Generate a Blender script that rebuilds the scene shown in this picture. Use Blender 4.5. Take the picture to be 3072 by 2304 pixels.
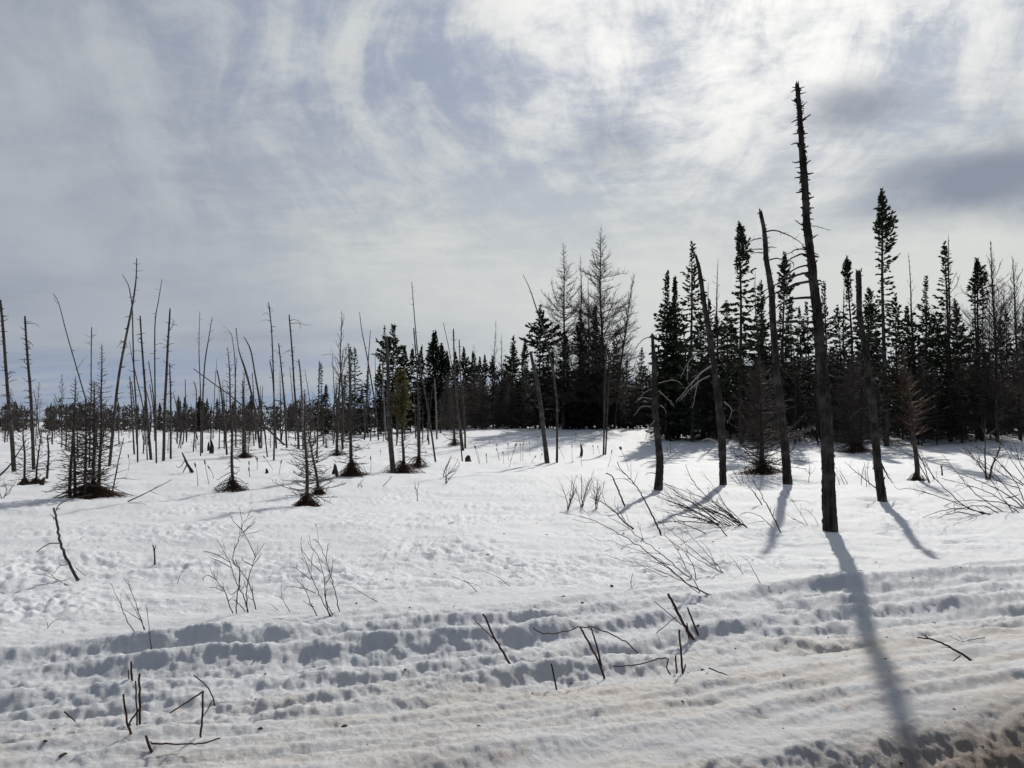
import bpy, math, random
import numpy as np
from mathutils import Vector

# ------------------------------------------------------------------ camera, sky, sun, exposure
scene = bpy.context.scene
for o in list(bpy.data.objects): bpy.data.objects.remove(o)
COL = scene.collection
R = math.radians
CAM_H = 1.9; FPX = 2130.0; PITCH = R(3.04)
cd = bpy.data.cameras.new('camera'); cam = bpy.data.objects.new('camera', cd); COL.objects.link(cam)
cd.sensor_width = 36.0; cd.lens = FPX / 3072 * 36.0; cd.clip_start = 0.05; cd.clip_end = 8000
cam.location = (0, 0, CAM_H); cam.rotation_euler = (R(90) + PITCH, 0, 0)
scene.camera = cam
SUN_AZ, SUN_EL = R(19.7), R(36.0)            # azimuth measured from the view direction (+Y) towards +X
SUN = Vector((math.sin(SUN_AZ) * math.cos(SUN_EL), math.cos(SUN_AZ) * math.cos(SUN_EL), math.sin(SUN_EL)))
sl = bpy.data.lights.new('sun', 'SUN'); so = bpy.data.objects.new('sun', sl); COL.objects.link(so)
sl.energy = 4.6; sl.angle = R(0.6); sl.color = (1.0, 0.95, 0.87)
so.rotation_euler = SUN.to_track_quat('Z', 'Y').to_euler(); so.location = SUN * 60
vs = scene.view_settings
vs.view_transform = 'Standard'; vs.look = 'None'; vs.gamma = 1; vs.use_curve_mapping = False; vs.exposure = 0.0
scene.cycles.max_bounces = 6; scene.cycles.diffuse_bounces = 3; scene.cycles.glossy_bounces = 2
scene.cycles.transparent_max_bounces = 4
scene.cycles.use_denoising = True


class NT:
    """small helper to wire node trees"""
    def __init__(s, tree): s.t = tree; s.n = tree.nodes; s.l = tree.links
    def node(s, typ, **kw):
        n = s.n.new(typ)
        for k, v in kw.items(): setattr(n, k, v)
        return n
    def set(s, sock, v):
        if hasattr(v, 'is_linked') or isinstance(v, bpy.types.NodeSocket): s.l.new(v, sock)
        else:
            if isinstance(v, (tuple, list)) and len(v) == 3 and sock.type == 'RGBA': v = (*v, 1)
            sock.default_value = v
    def math(s, op, a, b=0.0, c=None, clamp=False):
        n = s.node('ShaderNodeMath', operation=op, use_clamp=clamp)
        s.set(n.inputs[0], a); s.set(n.inputs[1], b)
        if c is not None: s.set(n.inputs[2], c)
        return n.outputs[0]
    def vmath(s, op, a, b=None, out=0):
        n = s.node('ShaderNodeVectorMath', operation=op)
        s.set(n.inputs[0], a)
        if b is not None: s.set(n.inputs[1], b)
        return n.outputs[out]
    def noise(s, vec, scale, detail=4, rough=0.55, dist=0.0, lac=2.0):
        n = s.node('ShaderNodeTexNoise')
        s.l.new(vec, n.inputs['Vector'])
        n.inputs['Scale'].default_value = scale; n.inputs['Detail'].default_value = detail
        n.inputs['Roughness'].default_value = rough; n.inputs['Distortion'].default_value = dist
        n.inputs['Lacunarity'].default_value = lac
        return n.outputs['Fac']
    def ramp(s, fac, lo, hi, a=0.0, b=1.0):
        n = s.node('ShaderNodeMapRange', interpolation_type='SMOOTHSTEP')
        s.set(n.inputs[0], fac); n.inputs[1].default_value = lo; n.inputs[2].default_value = hi
        n.inputs[3].default_value = a; n.inputs[4].default_value = b
        return n.outputs[0]
    def mix(s, fac, a, b, blend='MIX'):
        n = s.node('ShaderNodeMix', data_type='RGBA', blend_type=blend)
        s.set(n.inputs[0], fac); s.set(n.inputs[6], a); s.set(n.inputs[7], b)
        return n.outputs[2]


def build_world():
    w = bpy.data.worlds.new('World'); scene.world = w; w.use_nodes = True
    t = NT(w.node_tree); t.n.clear()
    out = t.node('ShaderNodeOutputWorld')
    sky = t.node('ShaderNodeTexSky', sky_type='NISHITA', sun_disc=False)
    sky.sun_elevation = SUN_EL; sky.sun_rotation = SUN_AZ
    sky.air_density = 1.0; sky.dust_density = 0.4; sky.ozone_density = 2.0
    bg_sky = t.node('ShaderNodeBackground'); t.l.new(sky.outputs[0], bg_sky.inputs[0]); bg_sky.inputs[1].default_value = 0.075
    d = t.node('ShaderNodeTexCoord').outputs['Generated']
    t.l.new(t.vmath('NORMALIZE', t.vmath('ADD', d, (0.0, 0.0, 0.28))), sky.inputs[0])
    sep = t.node('ShaderNodeSeparateXYZ'); t.l.new(d, sep.inputs[0])
    x, y, z = sep.outputs
    zc = t.math('ADD', t.math('MAXIMUM', z, 0.0), 0.16)
    # the cloud sheet is a flat layer high overhead, seen in perspective
    u = t.math('DIVIDE', x, zc); v = t.math('DIVIDE', y, zc)
    cmb = t.node('ShaderNodeCombineXYZ'); t.set(cmb.inputs[0], u); t.set(cmb.inputs[1], v)
    P = cmb.outputs[0]
    warp = t.node('ShaderNodeTexNoise'); t.l.new(P, warp.inputs['Vector']); warp.inputs['Scale'].default_value = 1.1; warp.inputs['Detail'].default_value = 2
    wv = t.vmath('MULTIPLY', t.vmath('SUBTRACT', warp.outputs['Color'], (0.5, 0.5, 0.5)), (1.0, 1.0, 0.0))
    def mapped(rot, sc, off=(0, 0, 0), k=0.0):
        a = P if k == 0 else t.vmath('ADD', P, t.vmath('MULTIPLY', wv, (k, k, 0)))
        m = t.node('ShaderNodeMapping'); t.l.new(a, m.inputs[0])
        m.inputs['Rotation'].default_value = (0, 0, R(rot)); m.inputs['Scale'].default_value = sc; m.inputs['Location'].default_value = off
        return m.outputs[0]
    cen = lambda n: t.math('SUBTRACT', n, 0.5)
    mul = lambda a, b: t.math('MULTIPLY', a, b)
    add = lambda a, b: t.math('ADD', a, b)
    broad = t.noise(mapped(20, (0.7, 1.0, 1), (3.1, 1.7, 0), .5), 1.0, 4, 0.5)
    cosang = t.vmath('DOT_PRODUCT', d, tuple(SUN), out=1)
    ang = t.math('ARCCOSINE', cosang)
    sc_ = t.node('ShaderNodeVectorMath', operation='SCALE'); sc_.inputs[0].default_value = tuple(SUN); t.l.new(cosang, sc_.inputs[3])
    around = t.vmath('NORMALIZE', t.vmath('SUBTRACT', d, sc_.outputs[0]))
    wn = t.node('ShaderNodeTexNoise'); t.l.new(d, wn.inputs['Vector']); wn.inputs['Scale'].default_value = 3.2; wn.inputs['Detail'].default_value = 3
    wo = t.vmath('SUBTRACT', wn.outputs['Color'], (0.5, 0.5, 0.5))
    def arcs(ka, kr, kw, off, scale, detail, rough):
        q = t.node('ShaderNodeVectorMath', operation='SCALE'); q.inputs[0].default_value = (0.3, -0.8, 0.55); t.l.new(t.math('MULTIPLY', ang, kr), q.inputs[3])
        v_ = t.vmath('ADD', t.vmath('ADD', t.vmath('MULTIPLY', around, (ka, ka, ka)), q.outputs[0]), t.vmath('MULTIPLY', wo, (kw, kw, kw)))
        return t.noise(t.vmath('ADD', v_, off), scale, detail, rough)
    streak = arcs(0.9, 4.0, 1.0, (3.3, 0.7, 1.9), 1.25, 7, 0.55)
    wisp = arcs(1.5, 8.0, 2.6, (1.3, 5.7, 0.2), 1.5, 12, 0.64)
    mott = t.noise(mapped(15, (1.0, 1.25, 1), (8.7, 2.2, 0), .5), 5.2, 10, 0.68)
    near = t.ramp(cosang, 0.66, 0.99)                # thin cloud scatters light forward around the sun
    core = t.ramp(cosang, 0.905, 1.0)
    away = t.ramp(cosang, 0.40, -0.35)               # and is duller away from it
    tex = t.ramp(cosang, 0.58, 0.86, 0.22, 1.0)      # torn into wisps near the sun, smooth away from it
    dens = add(mul(cen(broad), 1.2), add(mul(cen(streak), mul(t.ramp(z, 0.08, 0.28, 0.25, 1.0), t.ramp(cosang, 0.55, 0.9, 0.85, 0.7))), mul(mul(tex, t.ramp(z, 0.10, 0.30, 0.3, 1.0)), add(mul(cen(wisp), 1.35), mul(cen(mott), 1.15)))))
    cover = t.ramp(dens, -0.34, 0.34)
    def bank(az, el, su, sv, seed):
        c = (math.sin(R(az)) * math.cos(R(el)), math.cos(R(az)) * math.cos(R(el)), math.sin(R(el)))
        r = (math.cos(R(az)), -math.sin(R(az)), 0.0)
        a = t.math('DIVIDE', t.vmath('DOT_PRODUCT', t.vmath('SUBTRACT', d, c), r, out=1), su)
        b = t.math('DIVIDE', t.math('SUBTRACT', z, c[2]), sv)
        rr = add(mul(a, a), mul(b, b))
        n = t.node('ShaderNodeMapping'); t.l.new(d, n.inputs[0]); n.inputs['Location'].default_value = (seed, 0, 0); n.inputs['Scale'].default_value = (1, 1, 1.6)
        return t.ramp(add(t.math('SQRT', rr), mul(cen(t.noise(n.outputs[0], 7, 7, 0.6)), 1.5)), 1.25, 0.1)
    # a few thicker, greyer patches drift below the sheet
    banks = t.math('MAXIMUM', bank(33.5, 16.0, 0.14, 0.052, 1.3), mul(bank(26.0, 21.8, 0.080, 0.036, 2.7), 0.85))
    banks = t.math('MAXIMUM', banks, mul(bank(58, 13, 0.25, 0.05, 5.1), 0.9))
    banks = t.math('MAXIMUM', banks, mul(bank(8.5, 21.5, 0.075, 0.045, 7.3), 0.42))
    banks = t.math('MAXIMUM', banks, mul(bank(-31, 31, 0.12, 0.05, 9.3), 0.35))
    thin = t.mix(near, (0.30, 0.34, 0.42), (0.35, 0.40, 0.51))
    thick = t.mix(near, (0.455, 0.49, 0.525), (0.67, 0.69, 0.69))
    col = t.mix(cover, thin, thick)
    col = t.mix(mul(core, add(mul(cover, 0.75), 0.2)), col, (1.04, 1.03, 1.0))
    # layers low over the horizon, seen edge on
    band = t.noise(mapped(6, (0.20, 0.75, 1), (1.2, 0.3, 0), .15), 1.7, 5, 0.55)
    low = t.ramp(z, 0.30, 0.05)
    col = t.mix(mul(low, t.ramp(band, 0.44, 0.62, 0, 0.75)), col, t.mix(near, (0.40, 0.43, 0.50), (0.60, 0.63, 0.65)))
    lowglow = mul(t.ramp(cosang, 0.66, 0.93), t.ramp(z, 0.44, 0.16))
    col = t.mix(mul(lowglow, 0.72), col, (0.715, 0.73, 0.69))
    col = t.mix(mul(banks, 0.95), col, (0.25, 0.285, 0.36))
    col = t.mix(mul(away, 0.85), col, (0.095, 0.125, 0.20))
    bg_cl = t.node('ShaderNodeBackground'); t.l.new(col, bg_cl.inputs[0]); bg_cl.inputs[1].default_value = 1.0
    # broken clear gap under the sheet at the horizon
    gapn = t.noise(mapped(0, (0.25, 1.3, 1), (4.4, 1.1, 0)), 1.6, 4, 0.55)
    gap = mul(mul(t.ramp(z, 0.105, 0.06), t.ramp(z, -0.02, 0.03)), t.ramp(gapn, 0.38, 0.60, 0.02, 0.5))
    mx = t.node('ShaderNodeMixShader'); t.l.new(gap, mx.inputs[0]); t.l.new(bg_cl.outputs[0], mx.inputs[1]); t.l.new(bg_sky.outputs[0], mx.inputs[2])
    t.l.new(mx.outputs[0], out.inputs[0])
    w.cycles.sampling_method = 'MANUAL'; w.cycles.sample_map_resolution = 512
build_world()

# ------------------------------------------------------------------ noise and terrain
_rs = np.random.RandomState(7)
_perm = _rs.permutation(512).astype(np.int64); _perm = np.concatenate([_perm, _perm])
_ang = _rs.rand(512) * 2 * np.pi
_gx, _gy = np.cos(_ang), np.sin(_ang)
def perlin(x, y, seed=0):
    x = np.asarray(x, float) + seed * 17.31; y = np.asarray(y, float) + seed * 9.77
    xi = np.floor(x).astype(np.int64); yi = np.floor(y).astype(np.int64)
    xf = x - xi; yf = y - yi
    u = xf * xf * xf * (xf * (xf * 6 - 15) + 10); v = yf * yf * yf * (yf * (yf * 6 - 15) + 10)
    def g(ix, iy, fx, fy):
        h = _perm[(_perm[ix & 511] + iy) & 511]
        return _gx[h] * fx + _gy[h] * fy
    a = g(xi, yi, xf, yf); b = g(xi + 1, yi, xf - 1, yf)
    c = g(xi, yi + 1, xf, yf - 1); d = g(xi + 1, yi + 1, xf - 1, yf - 1)
    return 1.4 * ((a + u * (b - a)) * (1 - v) + (c + u * (d - c)) * v)
def sstep(a, b, x):
    t = np.clip((x - a) / (b - a), 0, 1); return t * t * (3 - 2 * t)
RD = R(18.0)                                        # the road and its ruts run 18 degrees off the picture plane
def road_t(x, y): return -x * math.sin(RD) + y * math.cos(RD)
def road_s(x, y): return x * math.cos(RD) + y * math.sin(RD)
_pt = [-60, -3.2, 0.0, 1.5, 2.1, 2.55, 3.28, 3.6, 4.2, 4.4, 5.1, 6.0, 7.0, 8.0, 60]
_pz = [-.25, -.25, -.22, -.27, -.24, -.18, .17, .16, .12, .13, .015, .02, .035, .03, .0]
_PT = np.linspace(-10, 12, 2201)
_PZ = np.interp(_PT, _pt, _pz)
_k = np.hanning(31); _k /= _k.sum()
_PZ = np.convolve(np.pad(_PZ, 15, mode='edge'), _k, mode='valid')
PITS = []                                           # melt wells: x, y, radius along x, radius along y, depth
def macro(x, y):
    x = np.asarray(x, float); y = np.asarray(y, float)
    D = np.hypot(x, y); az = np.degrees(np.arctan2(x, np.maximum(y, 1e-3)))
    z = 1.2 * sstep(36, 68, D) * sstep(-17, -1, az) * (1 - 0.25 * sstep(18, 34, az))
    z = z - 0.25 * sstep(80, 160, D) * sstep(-6, -16, az)
    t = road_t(x, y)
    return z + np.interp(t, _PT, _PZ)
def height(x, y):
    x = np.asarray(x, float); y = np.asarray(y, float)
    t = road_t(x, y); s = road_s(x, y)
    D = np.hypot(x, y)
    az = np.degrees(np.arctan2(x, np.maximum(y, 1e-3)))
    # wandering ruts
    wob = 0.16 * perlin(s * 0.30, t * 0.15, 3) + 0.05 * perlin(s * 0.9, t * .5, 4) + 0.02 * perlin(s * 2.6, t * 1.5, 41)
    field = sstep(6.6, 8.0, t)
    z = 1.2 * sstep(36, 68, D) * sstep(-17, -1, az) * (1 - 0.25 * sstep(18, 34, az)) - 0.25 * sstep(80, 160, D) * sstep(-6, -16, az)
    z = z + np.interp(t + wob * (1 - field), _PT, _PZ)
    # ridges thrown up by runners and wheels: steep towards the road, gentle behind
    tw = t + wob
    def saw(per, off, sd, var):
        q = (tw - off) / per + 0.18 * perlin(s * 0.5, tw * 0.3, sd + 2); i_ = np.floor(q); p = q - i_
        A_ = np.clip(1 + var * perlin(s * 0.33 + i_ * 7.3, i_ * 3.1 + 0 * s, sd) + 0.5 * perlin(s * 1.1 + i_ * 3.3, i_ * 1.7 + 0 * s, sd + 1), 0.15, 1.75)
        return A_ * sstep(0, .52, p) * (1 - sstep(.52, 1.0, p))
    zone = sstep(4.35, 4.75, t) * (1 - sstep(6.7, 7.35, t))
    z = z + zone * (0.088 * saw(0.56, 4.66, 51, 0.9) + 0.030 * saw(0.27, 4.6, 57, 1.2)) - 0.035 * zone
    z = z + sstep(3.4, 3.7, t) * (1 - sstep(4.3, 4.6, t)) * (0.036 * saw(0.46, 3.5, 63, 1.0) + 0.018 * saw(.17, 3.5, 67, 1.2))
    rut = sstep(4.4, 4.8, t) * (1 - sstep(6.7, 7.5, t))
    flat = sstep(3.3, 3.6, t) * (1 - sstep(4.4, 4.75, t))
    bank = sstep(1.9, 2.5, t) * (1 - sstep(3.2, 3.5, t))
    fade = 1 / (1 + (D / 40) ** 2)
    # churned lumps in the ruts and on the bank
    w1 = perlin(s * 1.3, t * 1.6, 31)
    l0 = perlin(s * 0.9, t * 2.6 + .5 * w1, 32); l1 = perlin(s * 1.6 + .5 * w1, t * 5.0, 5); l2 = perlin(s * 3.6 + .8 * l1, t * 8.5, 6); l3 = perlin(s * 11, t * 15, 7); l4 = perlin(s * 25, t * 29, 8); l5 = perlin(s * 52, t * 55, 33)
    mod = np.clip(0.9 + 1.1 * perlin(s * .8, t * 1.1, 34), 0.3, 1.9)
    lump = 0.022 * l0 + (0.032 * l1 + 0.024 * l2) * mod + 0.0185 * l3 + 0.0105 * l4 + 0.0050 * l5
    z = z + lump * (rut * 1.0 + bank * .35) + bank * (0.024 * l1 + 0.020 * l2 + 0.010 * l3 + 0.0065 * l4 + 0.004 * l5) + flat * (0.022 * l0 + 0.016 * l1 + 0.011 * l2 + 0.009 * l3 + 0.0065 * l4 + 0.004 * l5)
    # field: long wind drifts, sun cups, small crust
    f1 = perlin(x * 0.16, y * 0.2, 9); f2 = perlin(x * 0.55, y * 0.8, 10); f3 = perlin(x * 1.5, y * 2.3, 11); f4 = perlin(x * 3.6, y * 5.0, 12); f5 = perlin(x * 9, y * 11, 13); f6 = perlin(x * 23, y * 25, 14)
    cup = np.minimum(0, f4 + 0.12) + 0.35 * np.minimum(0, perlin(x * 7.5, y * 9.5, 35))
    z = z + field * (0.10 * f1 + 0.05 * f2 + 0.020 * f3 * (1 + 8 / (D + 4)) + np.clip(0.75 + 1.1 * perlin(x * .35, y * .5, 44), .4, 1.6) * (0.080 * cup + 0.024 * f5 + 0.012 * f6) * (0.30 + 0.70 * sstep(26, 9, D)) * (0.6 + 0.8 * sstep(-.3, .5, f2)))
    z = z + 0.10 * field * perlin(x * 0.05, y * 0.07, 15) * sstep(10, 30, D)
    for (px, py, rx, ry, dp) in PITS:
        q = ((x - px) / rx) ** 2 + ((y - py) / ry) ** 2
        m = q < 9
        if np.any(m):
            z = np.where(m, z - dp * np.exp(-np.minimum(q, 20) ** 1.5) + 0.18 * dp * np.exp(-(np.sqrt(q) - 1.6) ** 2 * 4), z)
    return z
def hz(x, y): return float(height(np.array([x]), np.array([y]))[0])

# ------------------------------------------------------------------ from pixels of the photograph to places on the ground
_sp, _cp = math.sin(PITCH), math.cos(PITCH)
def ray(px, py):
    cx = (px - 1536) / FPX; cy = (1152 - py) / FPX
    return np.array([cx, _cp - cy * _sp, _sp + cy * _cp])
_DS = np.concatenate([np.linspace(2.6, 14, 900), np.linspace(14.02, 60, 900), np.linspace(60.1, 220, 500)])
def ground(px, py):
    d = ray(px, py); d = d / d[1]
    z = CAM_H + d[2] * _DS; g = macro(d[0] * _DS, _DS)
    k = np.nonzero(z < g)[0]
    Y = _DS[k[0]] if len(k) else 75.0
    Y = min(Y, 75.0)
    return np.array([d[0] * Y, Y, hz(d[0] * Y, Y)])
def at(px, py, Y):
    d = ray(px, py); d = d / d[1]
    return np.array([d[0] * Y, Y, CAM_H + d[2] * Y])
class Frame:
    def __init__(s, ox, oy, k): s.o = (ox, oy); s.k = k
    def __call__(s, p): return (p[0] / s.k + s.o[0], p[1] / s.k + s.o[1])
    def line(s, txt): return [s(tuple(float(v) for v in q.split(','))) for q in txt.split()]
A = Frame(0, 760, 2.07375); B = Frame(700, 800, 2.07375); C = Frame(1300, 640, 2.07375)
Dd = Frame(1900, 560, 2.469); E = Frame(2400, 560, 2.469); K = Frame(1700, 1100, 2.469); J = Frame(2300, 1100, 2.469)
T = Frame(2200, 200, 2.765); F = Frame(0, 1450, 1.9427); G = Frame(1000, 1700, 2.011); Hh = Frame(2000, 1700, 2.0634); I = Frame(1700, 1350, 2.765)
NAT = Frame(0, 0, 1)

# ------------------------------------------------------------------ materials
def new_mat(name):
    m = bpy.data.materials.new(name); m.use_nodes = True
    t = NT(m.node_tree); b = t.n['Principled BSDF']
    return m, t, b
def bark(name, c0, c1, c2, scale=9.0, zs=0.14, bump=0.6, rough=0.9):
    m, t, b = new_mat(name)
    oc = t.node('ShaderNodeTexCoord').outputs['Object']
    mp = t.node('ShaderNodeMapping'); t.l.new(oc, mp.inputs[0]); mp.inputs['Scale'].default_value = (1, 1, zs)
    n1 = t.noise(mp.outputs[0], scale * 3, 6, 0.65, 0.4); n2 = t.noise(oc, scale * 0.35, 3)
    n3 = t.noise(oc, scale * 7, 4, 0.6)
    col = t.mix(t.ramp(n1, 0.36, 0.64), c0, c1); col = t.mix(t.ramp(n2, 0.47, 0.68), col, c2)
    t.l.new(col, b.inputs['Base Color']); b.inputs['Roughness'].default_value = rough
    b.inputs['Specular IOR Level'].default_value = 0.2
    bp = t.node('ShaderNodeBump'); bp.inputs['Strength'].default_value = bump; bp.inputs['Distance'].default_value = 0.02
    t.l.new(t.math('ADD', n1, t.math('MULTIPLY', n3, 0.4)), bp.inputs['Height']); t.l.new(bp.outputs[0], b.inputs['Normal'])
    return m
def plain(name, ca, cb, scale=4.0, rough=0.85, spec=0.2):
    m, t, b = new_mat(name)
    oi = t.node('ShaderNodeObjectInfo').outputs['Random']
    oc = t.node('ShaderNodeTexCoord').outputs['Object']
    n = t.noise(oc, scale, 3)
    f = t.math('ADD', t.math('MULTIPLY', t.ramp(n, 0.3, 0.7), 0.75), t.math('MULTIPLY', oi, 0.25))
    t.l.new(t.mix(f, ca, cb), b.inputs['Base Color']); b.inputs['Roughness'].default_value = rough
    b.inputs['Specular IOR Level'].default_value = spec
    return m
def leafy(name, ca, cb, trans=0.25):
    m, t, b = new_mat(name)
    oi = t.node('ShaderNodeObjectInfo').outputs['Random']
    oc = t.node('ShaderNodeTexCoord').outputs['Object']
    n = t.noise(oc, 1.7, 4)
    f = t.math('ADD', t.math('MULTIPLY', t.ramp(n, 0.3, 0.7), 0.7), t.math('MULTIPLY', oi, 0.3))
    col = t.mix(f, ca, cb)
    t.l.new(col, b.inputs['Base Color']); b.inputs['Roughness'].default_value = 0.7; b.inputs['Specular IOR Level'].default_value = 0.15
    tr = t.node('ShaderNodeBsdfTranslucent'); t.l.new(col, tr.inputs[0])
    mx = t.node('ShaderNodeMixShader'); mx.inputs[0].default_value = trans
    t.l.new(b.outputs[0], mx.inputs[1]); t.l.new(tr.outputs[0], mx.inputs[2])
    t.l.new(mx.outputs[0], t.n['Material Output'].inputs[0])
    return m
M = dict(
    snag=bark('snag_bark', (0.010, 0.009, 0.0085), (0.044, 0.037, 0.034), (0.080, 0.072, 0.067), 7, bump=1.0),
    pole=bark('weathered_wood', (0.028, 0.023, 0.021), (0.085, 0.075, 0.069), (0.115, 0.103, 0.096), 10),
    pale=bark('peeled_wood', (0.15, 0.14, 0.13), (0.30, 0.28, 0.26), (0.22, 0.20, 0.18), 10),
    silver=plain('silvered_branch_wood', (0.20, 0.19, 0.18), (0.33, 0.31, 0.29)),
    twig=plain('dark_twig', (0.026, 0.017, 0.015), (0.055, 0.037, 0.031)),
    greytwig=plain('grey_twig', (0.060, 0.049, 0.043), (0.12, 0.10, 0.085)),
    larch=plain('larch_twig', (0.036, 0.030, 0.026), (0.075, 0.061, 0.052)),
    larchbark=bark('larch_bark', (0.028, 0.022, 0.020), (0.075, 0.062, 0.055), (0.10, 0.084, 0.075), 9),
    cut=bark('cut_stem_bark', (0.028, 0.014, 0.011), (0.080, 0.038, 0.028), (0.11, 0.062, 0.046), 25),
    needle=leafy('spruce_needles', (0.020, 0.030, 0.018), (0.042, 0.055, 0.030), 0.12),
    cedar=leafy('olive_needles', (0.065, 0.065, 0.024), (0.115, 0.10, 0.038), 0.3),
    fern=leafy('dead_brown_leaves', (0.035, 0.021, 0.014), (0.095, 0.052, 0.032), 0.15),
    straw=leafy('straw_stalk', (0.16, 0.13, 0.09), (0.28, 0.23, 0.16), 0.2),
    cattail=leafy('cattail_head', (0.10, 0.065, 0.04), (0.20, 0.14, 0.09), 0.1),
    dirt=plain('bark_crumbs', (0.03, 0.022, 0.017), (0.10, 0.07, 0.05)),
)
def snow_material():
    m, t, b = new_mat('snow')
    P = t.node('ShaderNodeTexCoord').outputs['Object']
    tt = t.vmath('DOT_PRODUCT', P, (-math.sin(RD), math.cos(RD), 0), out=1)
    ss = t.vmath('DOT_PRODUCT', P, (math.cos(RD), math.sin(RD), 0), out=1)
    st = t.node('ShaderNodeMapping'); t.l.new(P, st.inputs[0]); st.inputs['Rotation'].default_value = (0, 0, -RD); st.inputs['Scale'].default_value = (0.55, 1.5, 1)
    n1 = t.noise(st.outputs[0], 1.6, 5, 0.6); n2 = t.noise(P, 26, 5, 0.7); n3 = t.noise(P, 1.1, 4, 0.6)
    # tan staining of the packed strip beside the road
    strip = t.math('MULTIPLY', t.ramp(tt, 5.6, 4.5), t.ramp(n1, 0.36, 0.66, 0.15, 1.0))
    col = t.mix(t.math('MULTIPLY', strip, 0.55), (0.535, 0.55, 0.575), (0.495, 0.425, 0.35))
    spots = t.math('MULTIPLY', t.ramp(t.noise(P, 3.1, 5, 0.65), 0.60, 0.72), t.ramp(tt, 6.2, 4.8))
    col = t.mix(t.math('MULTIPLY', spots, 0.45), col, (0.42, 0.31, 0.235))
    # road sand thrown onto the bank, thickest to the right
    bank = t.math('MULTIPLY', t.ramp(t.math('SUBTRACT', tt, t.math('MULTIPLY', ss, 0.10)), 3.15, 2.60), t.ramp(t.math('ADD', n3, t.math('MULTIPLY', n2, 0.7)), 0.60, 0.86))
    col = t.mix(t.math('MULTIPLY', bank, 0.9), col, (0.15, 0.108, 0.08))
    road = t.ramp(tt, 2.2, 1.6)
    col = t.mix(t.math('MULTIPLY', road, t.ramp(n2, 0.3, 0.55, 0.6, 1)), col, (0.17, 0.135, 0.105))
    speck = t.math('MULTIPLY', t.ramp(t.noise(P, 75, 2, 0.5), 0.70, 0.76), t.ramp(tt, 5.2, 2.6, 0, 0.8))
    col = t.mix(speck, col, (0.16, 0.10, 0.07))
    t.l.new(col, b.inputs['Base Color'])
    coarse = t.ramp(tt, 9.0, 5.5, 0.0, 1.0)
    t.l.new(t.math('SUBTRACT', 0.72, t.math('MULTIPLY', t.ramp(t.noise(P, 260, 2, 0.6), 0.42, 0.68, 0, 0.42), coarse)), b.inputs['Roughness']); b.inputs['Specular IOR Level'].default_value = 0.25
    b.inputs['Subsurface Weight'].default_value = 0.6; b.inputs['Subsurface Radius'].default_value = (0.9, 1.0, 1.15); b.inputs['Subsurface Scale'].default_value = 0.035
    b.subsurface_method = 'BURLEY'
    g1 = t.noise(P, 55, 4, 0.7); g2 = t.noise(P, 190, 3, 0.7); g3 = t.noise(P, 17, 4, 0.6)
    bp = t.node('ShaderNodeBump'); bp.inputs['Strength'].default_value = 1.0; bp.inputs['Distance'].default_value = 0.020
    h = t.math('ADD', t.math('ADD', t.math('MULTIPLY', g1, 0.55), t.math('MULTIPLY', g2, t.math('ADD', t.math('MULTIPLY', coarse, 0.5), 0.2))), t.math('MULTIPLY', g3, 1.0))
    t.l.new(h, bp.inputs['Height']); t.l.new(bp.outputs[0], b.inputs['Normal'])
    return m
M['snow'] = snow_material()

# ------------------------------------------------------------------ mesh helpers
def mesh_np(name, V, quads=None, tris=None, mats=(), smooth=True, midx=None):
    me = bpy.data.meshes.new(name)
    V = np.asarray(V, np.float32)
    parts = []; sizes = []
    if quads is not None and len(quads): parts.append(np.asarray(quads, np.int32).ravel()); sizes.append(np.full(len(quads), 4, np.int32))
    if tris is not None and len(tris): parts.append(np.asarray(tris, np.int32).ravel()); sizes.append(np.full(len(tris), 3, np.int32))
    lv = np.concatenate(parts); sz = np.concatenate(sizes)
    me.vertices.add(len(V)); me.vertices.foreach_set('co', V.ravel())
    me.loops.add(len(lv)); me.loops.foreach_set('vertex_index', lv)
    st = np.concatenate([[0], np.cumsum(sz)[:-1]]).astype(np.int32)
    me.polygons.add(len(sz)); me.polygons.foreach_set('loop_start', st); me.polygons.foreach_set('loop_total', sz)
    me.polygons.foreach_set('use_smooth', np.full(len(sz), smooth))
    if midx is not None: me.polygons.foreach_set('material_index', np.asarray(midx, np.int32))
    for m in mats: me.materials.append(m)
    me.update(calc_edges=True); me.validate()
    return me
def link(name, data, parent=None, loc=None):
    o = bpy.data.objects.new(name, data); COL.objects.link(o)
    if name in ('branches', 'skirt', 'crown'): o['kind'] = 'stuff'
    if parent is not None: o.parent = parent
    if loc is not None: o.location = loc
    return o
def tag(o, label, cat, group=None):
    o['label'] = label; o['category'] = cat
    if group: o['group'] = group
    return o
def empty(name, loc, label, cat, group=None):
    o = link(name, None, None, loc); o.empty_display_size = 0.2
    return tag(o, label, cat, group)
def copy_thing(root, loc, rotz, scale, label, group):
    r = root.copy(); COL.objects.link(r); r.location = loc; r.rotation_euler = (0, 0, rotz); r.scale = scale
    tag(r, label, root['category'], group)
    for ch in root.children:
        c = ch.copy(); COL.objects.link(c); c.parent = r
    return r

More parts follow.
